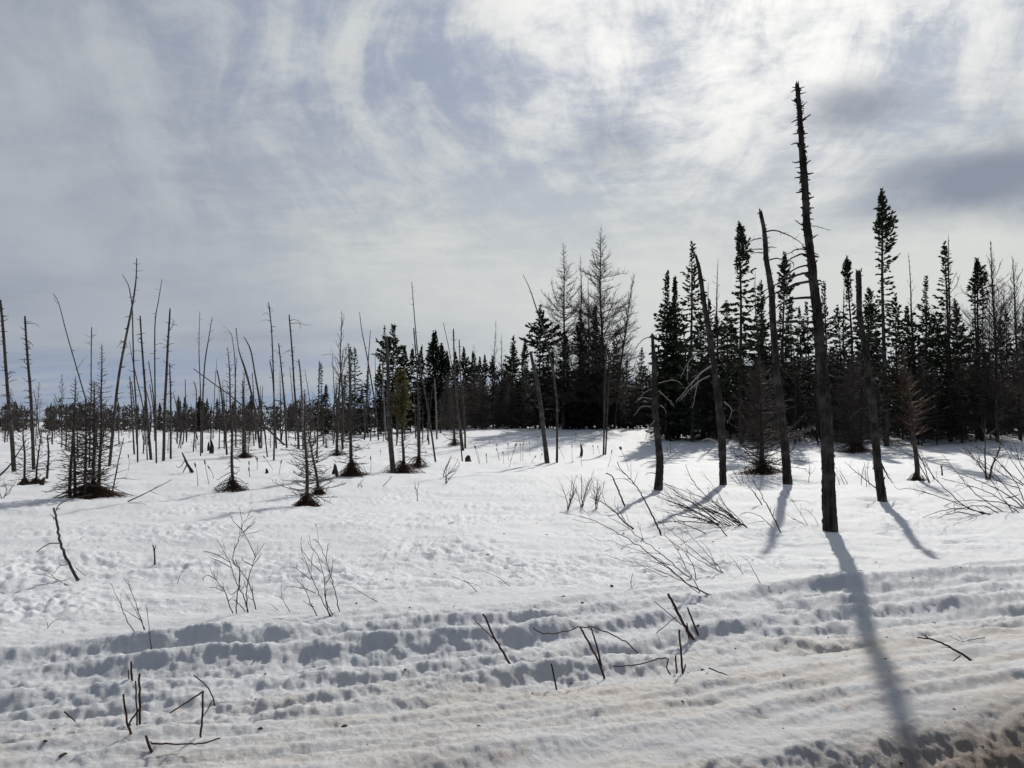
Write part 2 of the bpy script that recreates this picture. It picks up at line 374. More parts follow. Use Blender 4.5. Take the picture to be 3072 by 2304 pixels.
class Geo:
    """collects tubes, twig prisms and leaf triangles into one mesh"""
    def __init__(s): s.V = []; s.Q = []; s.Tr = []; s.n = 0; s.seg = []
    def add(s, V, Q=None, Tr=None):
        s.V.append(np.asarray(V, float))
        if Q is not None and len(Q): s.Q.append(np.asarray(Q) + s.n)
        if Tr is not None and len(Tr): s.Tr.append(np.asarray(Tr) + s.n)
        s.n += len(V)
    def segs(s, a):
        """a: rows p0(3) p1(3) r0 r1, thin three sided prisms"""
        a = np.asarray(a, float).reshape(-1, 8)
        if len(a) == 0: return
        p0, p1 = a[:, :3], a[:, 3:6]
        d = p1 - p0; L = np.linalg.norm(d, axis=1, keepdims=True); d = d / np.maximum(L, 1e-6)
        up = np.where(np.abs(d[:, 2:3]) > 0.9, np.array([[1., 0, 0]]), np.array([[0, 0, 1.]]))
        e1 = np.cross(d, up); e1 /= np.linalg.norm(e1, axis=1, keepdims=True) + 1e-9; e2 = np.cross(d, e1)
        vs_ = []
        for p, r in ((p0, a[:, 6:7]), (p1, a[:, 7:8])):
            for k in range(3):
                an = 2 * math.pi * k / 3
                vs_.append(p + r * (math.cos(an) * e1 + math.sin(an) * e2))
        V = np.stack(vs_, 1).reshape(-1, 3)
        b = np.arange(len(a))[:, None] * 6
        Q = np.concatenate([b + np.array([[k, (k + 1) % 3, 3 + (k + 1) % 3, 3 + k]]) for k in range(3)])
        s.add(V, Q)
    def path(s, pts, r0, r1):
        pts = np.asarray(pts, float); n = len(pts)
        r = np.linspace(r0, r1, n)
        for i in range(n - 1): s.seg.append((*pts[i], *pts[i + 1], r[i], r[i + 1]))
    def leaves(s, base, tip, w):
        """thin rhombic leaf or needle tuft from base to tip, half width w"""
        base = np.asarray(base, float); tip = np.asarray(tip, float); w = np.asarray(w, float).reshape(-1, 1)
        d = tip - base; rn = RNG.normal(size=d.shape); sd = np.cross(d, rn); sd /= np.linalg.norm(sd, axis=1, keepdims=True) + 1e-9
        m = base + d * 0.45
        V = np.stack([base, m + sd * w, tip, m - sd * w], 1).reshape(-1, 3)
        b = np.arange(len(base))[:, None] * 4
        s.add(V, np.concatenate([b + np.array([[0, 1, 2, 3]])]))
    def mesh(s, name, mat, smooth=True):
        if s.seg: s.segs(s.seg); s.seg = []
        return mesh_np(name, np.concatenate(s.V), np.concatenate(s.Q) if s.Q else None, np.concatenate(s.Tr) if s.Tr else None, [mat], smooth)
    def tris(s): return 0
RNG = np.random.RandomState(11)
rnd = random.Random(5)

def catmull(P, n):
    """resample a polyline smoothly to n points by arc length; P rows may carry extra columns"""
    P = np.asarray(P, float)
    if len(P) == 2: 
        t = np.linspace(0, 1, n)[:, None]; return P[0] * (1 - t) + P[1] * t
    Q = np.vstack([2 * P[0] - P[1], P, 2 * P[-1] - P[-2]]); out = []
    for i in range(len(P) - 1):
        p0, p1, p2, p3 = Q[i:i + 4]
        t = np.linspace(0, 1, 14, endpoint=False)[:, None]
        out.append(0.5 * (2 * p1 + (p2 - p0) * t + (2 * p0 - 5 * p1 + 4 * p2 - p3) * t ** 2 + (3 * p1 - p0 - 3 * p2 + p3) * t ** 3))
    out.append(P[-1:]); C_ = np.vstack(out)
    s = np.concatenate([[0], np.cumsum(np.linalg.norm(np.diff(C_[:, :3], axis=0), axis=1))])
    ts = np.linspace(0, s[-1], n)
    return np.stack([np.interp(ts, s, C_[:, k]) for k in range(C_.shape[1])], 1)
def tube(g, pts, rad, sides=7, rough=0.0, seed=0, cap=True, jag=0.0):
    pts = np.asarray(pts, float); n = len(pts); rad = np.asarray(rad, float)
    d = np.gradient(pts, axis=0); d /= np.linalg.norm(d, axis=1, keepdims=True) + 1e-9
    e1 = np.cross(d, [[0.02, 1, 0.03]]); e1 /= np.linalg.norm(e1, axis=1, keepdims=True) + 1e-9; e2 = np.cross(d, e1)
    an = np.linspace(0, 2 * math.pi, sides, endpoint=False)
    rr = np.repeat(rad[:, None], sides, 1)
    if rough:
        ii = np.arange(n)[:, None] * np.ones((1, sides)); L = np.concatenate([[0], np.cumsum(np.linalg.norm(np.diff(pts, axis=0), axis=1))])[:, None]
        f = perlin(np.cos(an)[None] * 1.8 + L * 1.1, np.sin(an)[None] * 1.8 + L * 0.9, seed) * 0.8 + perlin(np.cos(an)[None] * 4 + 3 * L, np.sin(an)[None] * 4 - 2 * L, seed + 5) * 0.6
        f += 0.9 * np.maximum(0, perlin(np.cos(an)[None] * 3 + 9 * L, np.sin(an)[None] * 3 + 7 * L, seed + 9) - 0.15)
        rr = rr * (1 + rough * f)
    V = pts[:, None, :] + rr[:, :, None] * (np.cos(an)[None, :, None] * e1[:, None] + np.sin(an)[None, :, None] * e2[:, None])
    if jag:
        jr = np.random.RandomState(seed + 77)
        V[-1] += d[-1] * (jr.rand(sides)[:, None] ** 2 * jag); V[-1] += (pts[-1] - V[-1]) * 0.15
    V = V.reshape(-1, 3)
    i = np.arange(n - 1)[:, None] * sides; k = np.arange(sides)[None]; k2 = (k + 1) % sides
    Q = np.stack([i + k, i + k2, i + sides + k2, i + sides + k], -1).reshape(-1, 4)
    Tr = None
    if cap:
        V = np.vstack([V, pts[-1] - d[-1] * (jag * 0.2)]); c = len(V) - 1; b = (n - 1) * sides
        Tr = np.array([[b + q, b + (q + 1) % sides, c] for q in range(sides)])
    g.add(V, Q, Tr)
def jitter_path(p0, dirv, L, n, wob, bend=(0, 0, 0), rs=RNG):
    """a wandering path of n segments"""
    p = np.array(p0, float); d = np.array(dirv, float); d /= np.linalg.norm(d) + 1e-9
    out = [p.copy()]; st = L / n; bend = np.array(bend, float)
    for i in range(n):
        d = d + rs.normal(size=3) * wob + bend / n; d /= np.linalg.norm(d) + 1e-9
        p = p + d * st; out.append(p.copy())
    return np.array(out)

# ------------------------------------------------------------------ the ground
def build_ground():
    rows = [0.6]
    r = 0.6
    while r < 2.6: r *= 1.22; rows.append(r)
    r = 2.6
    while r < 70: rows.append(r); r += max(0.013, r * r * 0.00068)
    while r < 6000: rows.append(r); r *= 1.10
    rows = np.array(sorted(rows))
    dense = np.linspace(-48, 48, 840); rest = np.linspace(48, 312, 90)[1:-1]
    az = np.radians(np.concatenate([dense, rest])); n = len(az)
    X = rows[:, None] * np.sin(az)[None]; Y = rows[:, None] * np.cos(az)[None]
    Z = height(X, Y)
    V = np.stack([X, Y, Z], -1).reshape(-1, 3)
    V = np.vstack([V, [[0, 0, hz(0, 0)]]])
    i = np.arange(len(rows) - 1)[:, None] * n; k = np.arange(n)[None]; k2 = (k + 1) % n
    Q = np.stack([i + k, i + n + k, i + n + k2, i + k2], -1).reshape(-1, 4)
    c = len(V) - 1
    Tr = np.array([[c, q, (q + 1) % n] for q in range(n)])
    o = link('ground', mesh_np('ground', V, Q[:, ::-1], Tr[:, ::-1], [M['snow']], True)); o['kind'] = 'structure'

# ------------------------------------------------------------------ trees
def pole_path(px, drift, foot=0.25):
    """px: native pixel points from the foot up; returns 3d points, base, depth"""
    b = ground(*px[0]); Y = b[1]; n = len(px)
    hh = max(1e-3, px[0][1] - px[-1][1])
    pts = [at(p[0], p[1], Y + drift * (px[0][1] - p[1]) / hh) for p in px]
    pts[0] = b.copy()
    d = pts[1] - pts[0]; d /= np.linalg.norm(d)
    pts = [b - d * foot] + pts
    return np.array(pts) - b, b, Y
def snag(name, label, cat, frame_pts, widths, mat, branches=(), group=None, drift=None, rings=60, sides=14, rough=0.12, stubs=0, seed=1, jag=0.0, bmat=None, thick=1.0, pit=0.0, stublen=0.12, flaps=0):
    """standing dead trunk digitised foot first; branches: (list of native px, start width px, depth swing)"""
    px = frame_pts; rs = np.random.RandomState(seed)
    if drift is None: drift = rs.uniform(-0.25, 0.25)
    pts, b, Y = pole_path(px, drift)
    k = Y / FPX / 2
    w = np.interp(np.linspace(0, 1, len(px)), np.linspace(0, 1, len(widths)), widths)
    w = np.concatenate([[w[0] * 1.05], w]) * k * (0.90 if rough > .15 else 1.0)
    C_ = catmull(np.column_stack([pts, w]), rings)
    g = Geo(); tube(g, C_[:, :3], np.maximum(C_[:, 3], 0.004), sides, rough, seed, True, jag)
    for _ in range(stubs):
        q = rs.randint(int(rings * 0.3), rings - 1); a = rs.uniform(0, 6.28); L = stublen * rs.uniform(0.3, 1.3)
        dv = np.array([math.cos(a), math.sin(a), rs.uniform(-0.2, 0.7)])
        P = jitter_path(C_[q, :3] + dv * C_[q, 3] * 0.5, dv, L + C_[q, 3] * 0.5, 3, 0.2, rs=rs)
        r0 = min(C_[q, 3] * 0.5, 0.016 * thick + 0.004)
        g.path(P, r0, r0 * 0.35)
    if flaps:
        q = rs.randint(3, rings - 3, flaps); a = rs.uniform(0, 6.28, flaps); L_ = rs.uniform(.03, .11, flaps)
        dv = np.stack([np.cos(a), np.sin(a), 0 * a], 1); c = C_[q, :3] + dv * C_[q, 3:4] * 0.98
        up_ = rs.choice([-1, 1], flaps)
        g.leaves(c, c + dv * rs.uniform(.006, .035, (flaps, 1)) + np.stack([rs.normal(size=flaps) * .01, 0 * a, up_ * L_], 1), rs.uniform(.006, .022, flaps))
    tm = g.mesh(name + '_trunk', M[mat])
    if not branches:
        o = link(name, tm, None, b); tag(o, label, cat, group)
        root = o
    else:
        root = empty(name, b, label, cat, group)
        link('trunk', tm, root)
        for br in branches:
            bp, bw, sw = br[0], br[1], br[2]
            P = []
            h0 = bp[0]; hgt = max(1e-3, px[0][1] - px[-1][1])
            Y0 = Y + drift * (px[0][1] - h0[1]) / hgt
            for i, p in enumerate(bp): P.append(at(p[0], p[1], Y0 + sw * i / (len(bp) - 1)))
            P = np.array(P) - b
            P = catmull(P, max(6, 4 * len(bp)))
            P[1:] += rs.normal(size=(len(P) - 1, 3)) * 0.008 * np.linspace(0.3, 1, len(P) - 1)[:, None]
            g = Geo(); tube(g, P, np.linspace(bw * k, max(0.0022, bw * k * 0.28), len(P)), 5, 0.1, seed)
            L = np.linalg.norm(P[-1] - P[0])
            for _ in range(int(2 + L * 5)):
                q = rs.randint(len(P) // 3, len(P) - 1); dd = P[min(q + 1, len(P) - 1)] - P[q - 1]; dd /= np.linalg.norm(dd) + 1e-9
                g.path(jitter_path(P[q], dd + rs.normal(size=3) * 0.7, L * rs.uniform(0.06, 0.22), 3, 0.2, rs=rs), bw * k * 0.32, 0.0015)
            link('branch', g.mesh('branch', M[bmat or mat]), root)
    if pit: PITS.append((b[0], b[1] - 0.02, pit, pit * 0.8, pit * 0.28))
    return root, b, Y

def bare_tree(name, H, r0, prof, nb, seed, mat='larchbark', tmat='larch', twr=0.010, rise=0.35, dens=1.0, crown0=0.12, lean=(0, 0), sub=True, droop=0.0):
    """leafless larch: straight stem, layered boughs, fine side twigs. prof(h) = bough length in metres at height fraction h"""
    rs = np.random.RandomState(seed)
    n = 14; zz = np.linspace(0, 1, n)
    stem = np.stack([lean[0] * zz ** 1.3 + 0.012 * H * perlin(zz * 3, zz * 0 + seed, 2), lean[1] * zz + 0.012 * H * perlin(zz * 3, zz * 0 + seed, 6), zz * H], 1)
    stem[0, :2] = 0
    g = Geo()
    st = np.vstack([stem[0] - [0, 0, 0.3], stem]); rad = np.concatenate([[r0], r0 * (1 - zz) ** 0.8 + 0.006])
    tube(g, st, rad, 7, 0.06, seed)
    trunk = g.mesh(name + '_trunk', M[mat])
    g = Geo()
    ga = rs.rand() * 6.28
    for i in range(nb):
        h = crown0 + (0.985 - crown0) * ((i + rs.rand()) / nb); L = prof(h) * rs.uniform(0.40, 1.2) * (1 + 0.45 * float(perlin(h * 9, seed * 0.71, 3)))
        if L < 0.05: continue
        ga += 2.4 + rs.normal() * 0.4
        p = np.array([np.interp(h, zz, stem[:, k]) for k in range(3)])
        el = rise * (0.35 + 1.3 * h) + rs.normal() * 0.2 - droop * (1 - h)
        dv = np.array([math.cos(ga) * math.cos(el), math.sin(ga) * math.cos(el), math.sin(el)])
        nn = 5 if L > 0.8 else 3
        P = jitter_path(p, dv, L, nn, 0.13, (0, 0, 0.38 - 0.5 * droop), rs)
        rb = min(r0 * 0.30, 0.006 + 0.011 * L) ; rb = max(rb, twr)
        g.path(P, rb, twr * 0.6)
        if sub:
            m = int(L * 7.5 * dens) + 1
            for _ in range(m):
                f = rs.uniform(0.15, 1.0) * (nn - 0.001); q = int(f); pp = P[q] + (P[q + 1] - P[q]) * (f - q)
                dd = P[q + 1] - P[q]; dd = dd / np.linalg.norm(dd)
                sdv = np.cross(dd, [0, 0, 1]) * rs.choice([-1, 1]); sdv = dd * 0.75 + sdv * rs.uniform(0.4, 1.1) + np.array([0, 0, rs.uniform(-0.25, 0.55)])
                tl = L * rs.uniform(0.12, 0.38) * (1.15 - 0.6 * f / nn)
                W = jitter_path(pp, sdv, tl, 2, 0.2, (0, 0, 0.2), rs)
                g.path(W, twr * 0.75, twr * 0.4)
                if tl > 0.35:
                    for _ in range(int(tl * 4)):
                        a = W[1] + (W[2] - W[1]) * rs.rand(); g.path([a, a + (W[2] - W[1]) * 0.5 + rs.normal(size=3) * tl * 0.2], twr * 0.55, twr * 0.3)
    crown = g.mesh(name + '_crown', M[tmat])
    return trunk, crown

def spruce(name, H, prof, seed, dens=1.0, crown0=0.12, lean=0.0, dead_low=0.25, tuft=0.30, twist=0.0):
    """narrow bog spruce; prof(h) gives bough length in metres at height fraction h, dens(h) how closely the boughs are set"""
    rs = np.random.RandomState(seed)
    zz = np.linspace(0, 1, 12)
    stem = np.stack([lean * zz ** 1.5 + 0.006 * H * perlin(zz * 2.5, zz * 0 + seed, 2), 0.006 * H * perlin(zz * 2.5, zz * 0 + seed, 7), zz * H], 1); stem[0, :2] = 0
    g = Geo(); tube(g, np.vstack([stem[0] - [0, 0, .3], stem]), np.concatenate([[H * 0.0095], H * 0.0095 * (1 - zz) ** 0.75 + 0.008]), 7, 0.05, seed)
    # dry snapped boughs under the live crown
    for _ in range(int(26 * dead_low * 2)):
        h = rs.uniform(0.04, crown0 + 0.25); a = rs.uniform(0, 6.28); p = np.array([np.interp(h, zz, stem[:, k]) for k in range(3)])
        g.path(jitter_path(p, (math.cos(a), math.sin(a), rs.uniform(-0.4, 0.2)), rs.uniform(0.4, 1.3), 3, 0.15, rs=rs), 0.014, 0.006)
    trunk = g.mesh(name + '_trunk', M['larchbark'])
    g = Geo(); base = []; tip = []; wid = []
    z = crown0 * H; ga = rs.rand() * 6.28
    while z < H * 0.995:
        h = z / H; de = dens(h) if callable(dens) else dens
        nb = 5 if de > 1.2 else 4
        for _ in range(nb):
            ga += 6.283 / nb + rs.normal() * 0.35
            L = prof(h) * rs.uniform(0.40, 1.15) * (0.82 + 1.0 * float(perlin(h * H * 0.5, ga * 0.0 + seed * 0.37, 8)) + 0.38 * math.sin(ga + seed + h * 5))
            L = min(L, prof(h) * 1.25)
            if L < 0.04: L = 0.06
            el = -0.42 + 1.15 * max(0, h - 0.55) / 0.45 + rs.normal() * 0.13
            p = np.array([np.interp(h + rs.normal() * 0.004, zz, stem[:, k]) for k in range(3)])
            dv = np.array([math.cos(ga) * math.cos(el), math.sin(ga) * math.cos(el), math.sin(el)])
            P = jitter_path(p, dv, L, 4, 0.07, (0, 0, 0.45), rs)
            g.path(P, 0.010 + 0.006 * L, 0.006)
            m = int(5 + L * 13)
            f = rs.uniform(0.12, 1.0, m) * 3.999; q = f.astype(int)
            pp = P[q] + (P[q + 1] - P[q]) * (f - q)[:, None]; dd = P[q + 1] - P[q]; dd /= np.linalg.norm(dd, axis=1, keepdims=True)
            side = np.cross(dd, np.array([[0, 0, 1.0]])) * rs.uniform(-1.1, 1.1, (m, 1))
            tl = tuft * rs.uniform(0.6, 1.25, (m, 1)) * np.clip(0.45 + L * 0.6, 0.45, 1.15)
            v = dd * 0.9 + side + np.stack([np.zeros(m), np.zeros(m), rs.uniform(-0.55, 0.25, m)], 1)
            v /= np.linalg.norm(v, axis=1, keepdims=True)
            base.append(pp); tip.append(pp + v * tl); wid.append((tl * 0.24)[:, 0])
            h2 = m // 2; base.append(pp[:h2]); tip.append(pp[:h2] + (v[:h2] + rs.normal(size=(h2, 3)) * 0.35) * tl[:h2] * 0.85); wid.append((tl[:h2] * 0.22)[:, 0])
        z += 0.27 * (0.8 + 0.4 * rs.rand()) / de * np.clip(0.55 + 0.5 * prof(h), 0.5, 1.3)
    # leader
    g.path([stem[-1] - [0, 0, .3], stem[-1] + [0, 0, 0.25]], 0.014, 0.005)
    nt = 26; hh_ = rs.uniform(-0.6, 0.22, nt); a = rs.uniform(0, 6.28, nt)
    bb = stem[-1] + np.stack([0 * a, 0 * a, hh_], 1); base.append(bb); tip.append(bb + np.stack([np.cos(a) * .14, np.sin(a) * .14, 0 * a + .16], 1)); wid.append(0 * a + 0.05)
    g.leaves(np.concatenate(base), np.concatenate(tip), np.concatenate(wid))
    crown = g.mesh(name + '_crown', M['needle'], False)
    return trunk, crown
def tree_at(name, trunk, crown, X, Y, label, cat, group, scale=1.0, rz=0.0, crown_name='crown'):
    sc = scale if isinstance(scale, tuple) else (scale,) * 3
    root = empty(name, (X, Y, hz(X, Y) - 0.02), label, cat, group)
    root.scale = sc; root.rotation_euler = (0, 0, rz)
    link('trunk', trunk, root); link(crown_name, crown, root)
    return root

ORD = ['first', 'second', 'third', 'fourth', 'fifth', 'sixth', 'seventh', 'eighth', 'ninth', 'tenth', 'eleventh', 'twelfth', 'thirteenth', 'fourteenth', 'fifteenth', 'sixteenth', 'seventeenth', 'eighteenth', 'nineteenth', 'twentieth']
def nth(i):
    if i < 20: return ORD[i]
    tens = {2: 'twenty', 3: 'thirty', 4: 'forty', 5: 'fifty', 6: 'sixty', 7: 'seventy', 8: 'eighty', 9: 'ninety'}
    q, r_ = divmod(i + 1, 10)
    if r_ == 0: return tens[q][:-1] + 'ieth'
    return tens[q] + '-' + ORD[r_ - 1]

# ---- the six big snags on the right
def up(*parts):
    """joins digitised pieces given top-down into one foot-first list"""
    l = []
    for p in parts: l += p
    return l[::-1]
BR = lambda fr, s, w, sw: (fr.line(s), w, sw)
snag('dead_tree', 'tallest dead trunk with rough bark and boughs on its left, nearest standing snag', 'dead tree',
     up(T.line('528,155 545,320 560,520 575,740 585,900 600,1100 607,1290 625,1450'), Dd.line('1325,600 1335,720 1360,900 1385,1200'), J.line('410,0 435,300 447,500 452,700 458,900 472,1190')),
     [44, 39, 37, 36, 35, 34, 32, 30, 28, 27, 26, 24, 22.5, 23.5, 21, 21.5, 19, 16, 14.5, 13], 'snag',
     [BR(T, '560,335 590,310 612,290', 5, -.05), BR(T, '578,445 600,425 622,410 648,390', 6, .05), BR(T, '550,645 520,632 500,640 475,648', 6, -.1), BR(T, '552,787 520,795 483,787', 6, .05),
      BR(T, '552,835 533,838 515,835', 4, .0), BR(T, '560,912 530,920 503,930', 6, -.05), BR(T, '590,1318 560,1305 535,1292 515,1275', 5, .1), BR(T, '625,1325 680,1322 740,1340 805,1355', 3, -.3), BR(T, '640,1440 665,1415 702,1392', 3.5, .1),
      BR(T, '640,1265 656,1262 672,1270', 4, 0), BR(T, '610,890 622,888 636,892', 6, 0), BR(T, '615,940 628,938 638,940', 6, 0),
      BR(Dd, '1295,505 1240,500 1190,520 1150,545 1110,585', 7, .2), BR(Dd, '1290,472 1230,460 1160,490 1105,520', 5, -.3), BR(Dd, '1300,580 1220,598 1160,635 1090,700 1000,760', 6, .5),
      BR(Dd, '1310,632 1220,652 1130,690 1040,735 960,770', 8, -.5), BR(Dd, '1315,700 1210,718 1100,765 980,830 850,930', 9, .3), BR(Dd, '1320,820 1200,828 1110,860 1010,930', 9, -.6),
      BR(Dd, '1340,1003 1240,1000 1140,1002 1050,995', 9, -.4), BR(Dd, '1350,700 1375,695 1398,706', 8, 0), BR(Dd, '1320,390 1345,370 1365,355', 4, 0), BR(Dd, '1330,480 1355,500 1380,516', 3.5, .05),
      BR(Dd, '1355,1060 1260,1050 1180,1090 1080,1130', 6, -.5), BR(Dd, '1400,1150 1480,1110 1560,1100 1640,1098', 6, -.5), BR(Dd, '1420,1290 1520,1230 1620,1200', 5, -.6), BR(Dd, '1360,1250 1270,1270 1200,1300 1140,1330', 6, -.6)],
     drift=0.15, rings=260, sides=24, rough=0.24, flaps=420, stubs=130, seed=3, jag=0.12, thick=1.7, stublen=0.10)
snag('dead_tree', 'tall dead trunk snapped at the top with long branch arching right, left of tallest snag', 'dead tree',
     up(Dd.line('942,190 965,300 975,380 985,540 1010,680 1025,800 1035,1000 1055,1250 1065,1450'), K.line('1575,200 1605,500 1625,700 1637,872')),
     [31, 27, 25, 23, 22, 21, 20, 18, 17, 15, 13, 12], 'snag',
     [BR(Dd, '985,332 1050,325 1150,360 1220,400 1275,452', 5, -.4), BR(Dd, '1000,450 1030,447 1065,452', 4, .1), BR(Dd, '950,382 890,392 835,425', 4, .2), BR(Dd, '955,462 890,466 830,482', 4, -.2), BR(Dd, '958,490 905,488 860,502', 4, 0),
      BR(Dd, '1010,543 1060,530 1130,545 1190,560', 5, -.3), BR(Dd, '1180,560 1188,580 1185,608', 3, 0), BR(Dd, '945,205 930,195 915,200', 5, 0), BR(Dd, '1060,1225 1100,1195 1068,1290 1060,1330 1100,1420 1160,1485', 5, -.5),
      BR(Dd, '1080,1330 1150,1400 1200,1430 1230,1370', 4, -.5), BR(K, '1590,560 1480,600 1380,560 1290,520', 4, -.3), BR(K, '1610,690 1750,700 1830,720', 3, -.3)],
     drift=-0.1, rings=150, sides=18, rough=0.2, flaps=160, stubs=40, seed=4, jag=0.16, thick=1.2, pit=0.28, stublen=.08)
snag('dead_tree', 'leaning dead trunk with pale forked branches drooping low on its left side', 'dead tree',
     up(Dd.line('465,520 490,620 515,800 540,960 570,1130 595,1300'), K.line('1100,60 1125,250 1140,400 1150,560 1156,720 1158,872')),
     [24, 23, 24, 25, 23, 20, 19, 18, 17, 15, 12, 9], 'snag',
     [BR(Dd, '550,1225 470,1240 400,1310 350,1420', 4, -.4), BR(Dd, '590,1320 500,1380 420,1470 320,1590', 6, -.5), BR(Dd, '565,1400 480,1450 460,1540 440,1640', 4.5, -.3), BR(Dd, '490,1440 420,1500 340,1590', 3.5, -.6), BR(Dd, '505,800 480,850 440,900', 3, .2),
      BR(Dd, '600,1200 680,1170 760,1150', 3, -.2), BR(Dd, '400,1320 402,1400 395,1440', 3, -.3), BR(Dd, '560,1100 500,1105 430,1140 360,1165', 3, .3), BR(Dd, '470,520 462,512 458,520', 6, 0), BR(K, '1130,565 1060,535 1000,545', 7, -.1), BR(K, '1165,260 1220,320 1190,420', 4, -.2)],
     drift=0.1, rings=130, sides=16, rough=0.2, flaps=140, stubs=36, seed=5, jag=0.1, bmat='silver', pit=0.26, stublen=.07)
snag('dead_tree', 'stout curved dead trunk with broken top and single branch arching down left', 'dead tree',
     up(Dd.line('140,1095 150,1250 155,1420'), K.line('652,200 660,400 678,560 690,700 684,820 678,916')),
     [28, 25, 23, 21, 19, 18, 16, 13, 9], 'snag',
     [BR(Dd, '135,1118 90,1122 40,1165 5,1225 -30,1300', 3.6, -.2), BR(Dd, '140,1110 165,1100 185,1085', 3, .1), BR(K, '642,240 560,230 510,262', 3, -.3), BR(K, '650,302 560,295 500,362', 3, .2), BR(K, '680,180 740,230 800,300', 3, -.2), BR(K, '680,122 790,100 860,135', 2.5, .2), BR(K, '660,792 620,785 580,796', 3.5, -.1), BR(K, '690,285 715,300 735,335', 2.5, 0), BR(K, '640,160 580,190 530,250', 2.5, -.3), BR(K, '670,700 600,705 540,745', 2.2, .3), BR(K, '672,395 640,410 600,480 570,600', 2.2, -.3)],
     drift=0.0, rings=110, sides=16, rough=0.19, flaps=90, stubs=26, seed=6, jag=0.06, bmat='silver', pit=0.36, stublen=.06)
snag('dead_tree', 'dead trunk with forked broken top standing in oval melt pit right of the tallest snag', 'dead tree',
     up(E.line('432,632 438,800 442,950 465,1100 490,1250 508,1420'), J.line('780,267 802,500 820,700 838,850 857,992')),
     [29, 27, 25, 24, 23, 20, 19, 17, 17.5, 17, 17], 'snag',
     [BR(E, '470,1010 495,965 540,950', 4, -.2), BR(E, '455,630 452,620 456,600', 5, 0), BR(E, '420,632 418,622 416,612', 5, 0), BR(E, '470,1230 445,1195 460,1180 490,1200', 4, -.1), BR(E, '480,1190 560,1220 640,1230', 3, -.3), BR(E, '430,1080 370,1030 330,1060', 3, -.3), BR(E, '490,1350 400,1330 300,1300', 3, -.5), BR(E, '500,1400 430,1440 360,1540', 3, -.4), BR(J, '760,300 690,320 600,400', 3, -.4), BR(J, '850,720 890,800 935,865', 6, .1), BR(J, '815,905 700,810 640,760 580,705', 3.4, -.3)],
     drift=0.1, rings=130, sides=16, rough=0.2, flaps=160, stubs=44, seed=7, jag=0.08, thick=1.2, stublen=.08)
for _x, _y in ((705, 1068), (760, 1030), (985, 1048), (1020, 1018), (1090, 1060), (1085, 1035), (880, 1065), (640, 1040), (920, 1185), (885, 1220), (380, 1000), (680, 1385), (1160, 1330), (1370, 1290)):
    _q = ground(*J((_x, _y))); PITS.append((_q[0], _q[1], 0.11, 0.13, 0.07))
_b2 = ground(*J((857, 992))); PITS.append((_b2[0] + 0.10, _b2[1] + 0.02, 0.55, 0.34, 0.15))
snag('dead_tree', 'short leaning grey dead trunk beside slender bent pole in the middle clearing', 'dead tree',
     up(C.line('605,862 625,960 650,1080 668,1200 688,1380 708,1556')), [15, 13, 12, 11, 10, 8], 'pole',
     [BR(C, '628,1020 600,1035 585,1060 610,1090', 2.5, -.1), BR(C, '635,960 690,945 730,970', 2, .3), BR(C, '680,1222 720,1218 755,1220', 2, 0), BR(C, '645,1110 635,1160 630,1200', 2, -.2)],
     drift=0.1, rings=50, sides=10, rough=0.1, stubs=16, seed=8, jag=0.1, pit=0.2)
snag('dead_pole', 'long slender bent dead pole beside the short leaning grey trunk', 'dead pole',
     up(C.line('558,382 600,470 640,590 690,740 720,870 748,1010 768,1180 770,1350 769,1554')), [7.5, 6.5, 6, 5.6, 5.2, 4.5, 3.6, 2.4, 1.4], 'pole',
     [BR(C, '768,1175 778,1180 788,1190', 2, 0), BR(C, '560,384 566,398 574,412', 1.5, .1)], drift=0.2, rings=60, sides=8, rough=0.08, stubs=30, seed=9)
snag('dead_pole', 'left one of two thin straight poles standing close together before the tall larches', 'dead pole',
     up(C.line('1082,780 1076,900 1068,1080 1064,1290 1059,1496')), [6, 5, 4.5, 3.5, 2], 'pole', drift=0.1, rings=30, sides=7, rough=0.08, stubs=14, seed=10)
snag('dead_pole', 'right one of two thin straight poles standing close together before the tall larches', 'dead pole',
     up(C.line('1102,930 1092,1060 1082,1280 1071,1496')), [5, 4.5, 4, 3, 2], 'pole', drift=0.1, rings=30, sides=7, rough=0.08, stubs=12, seed=11)

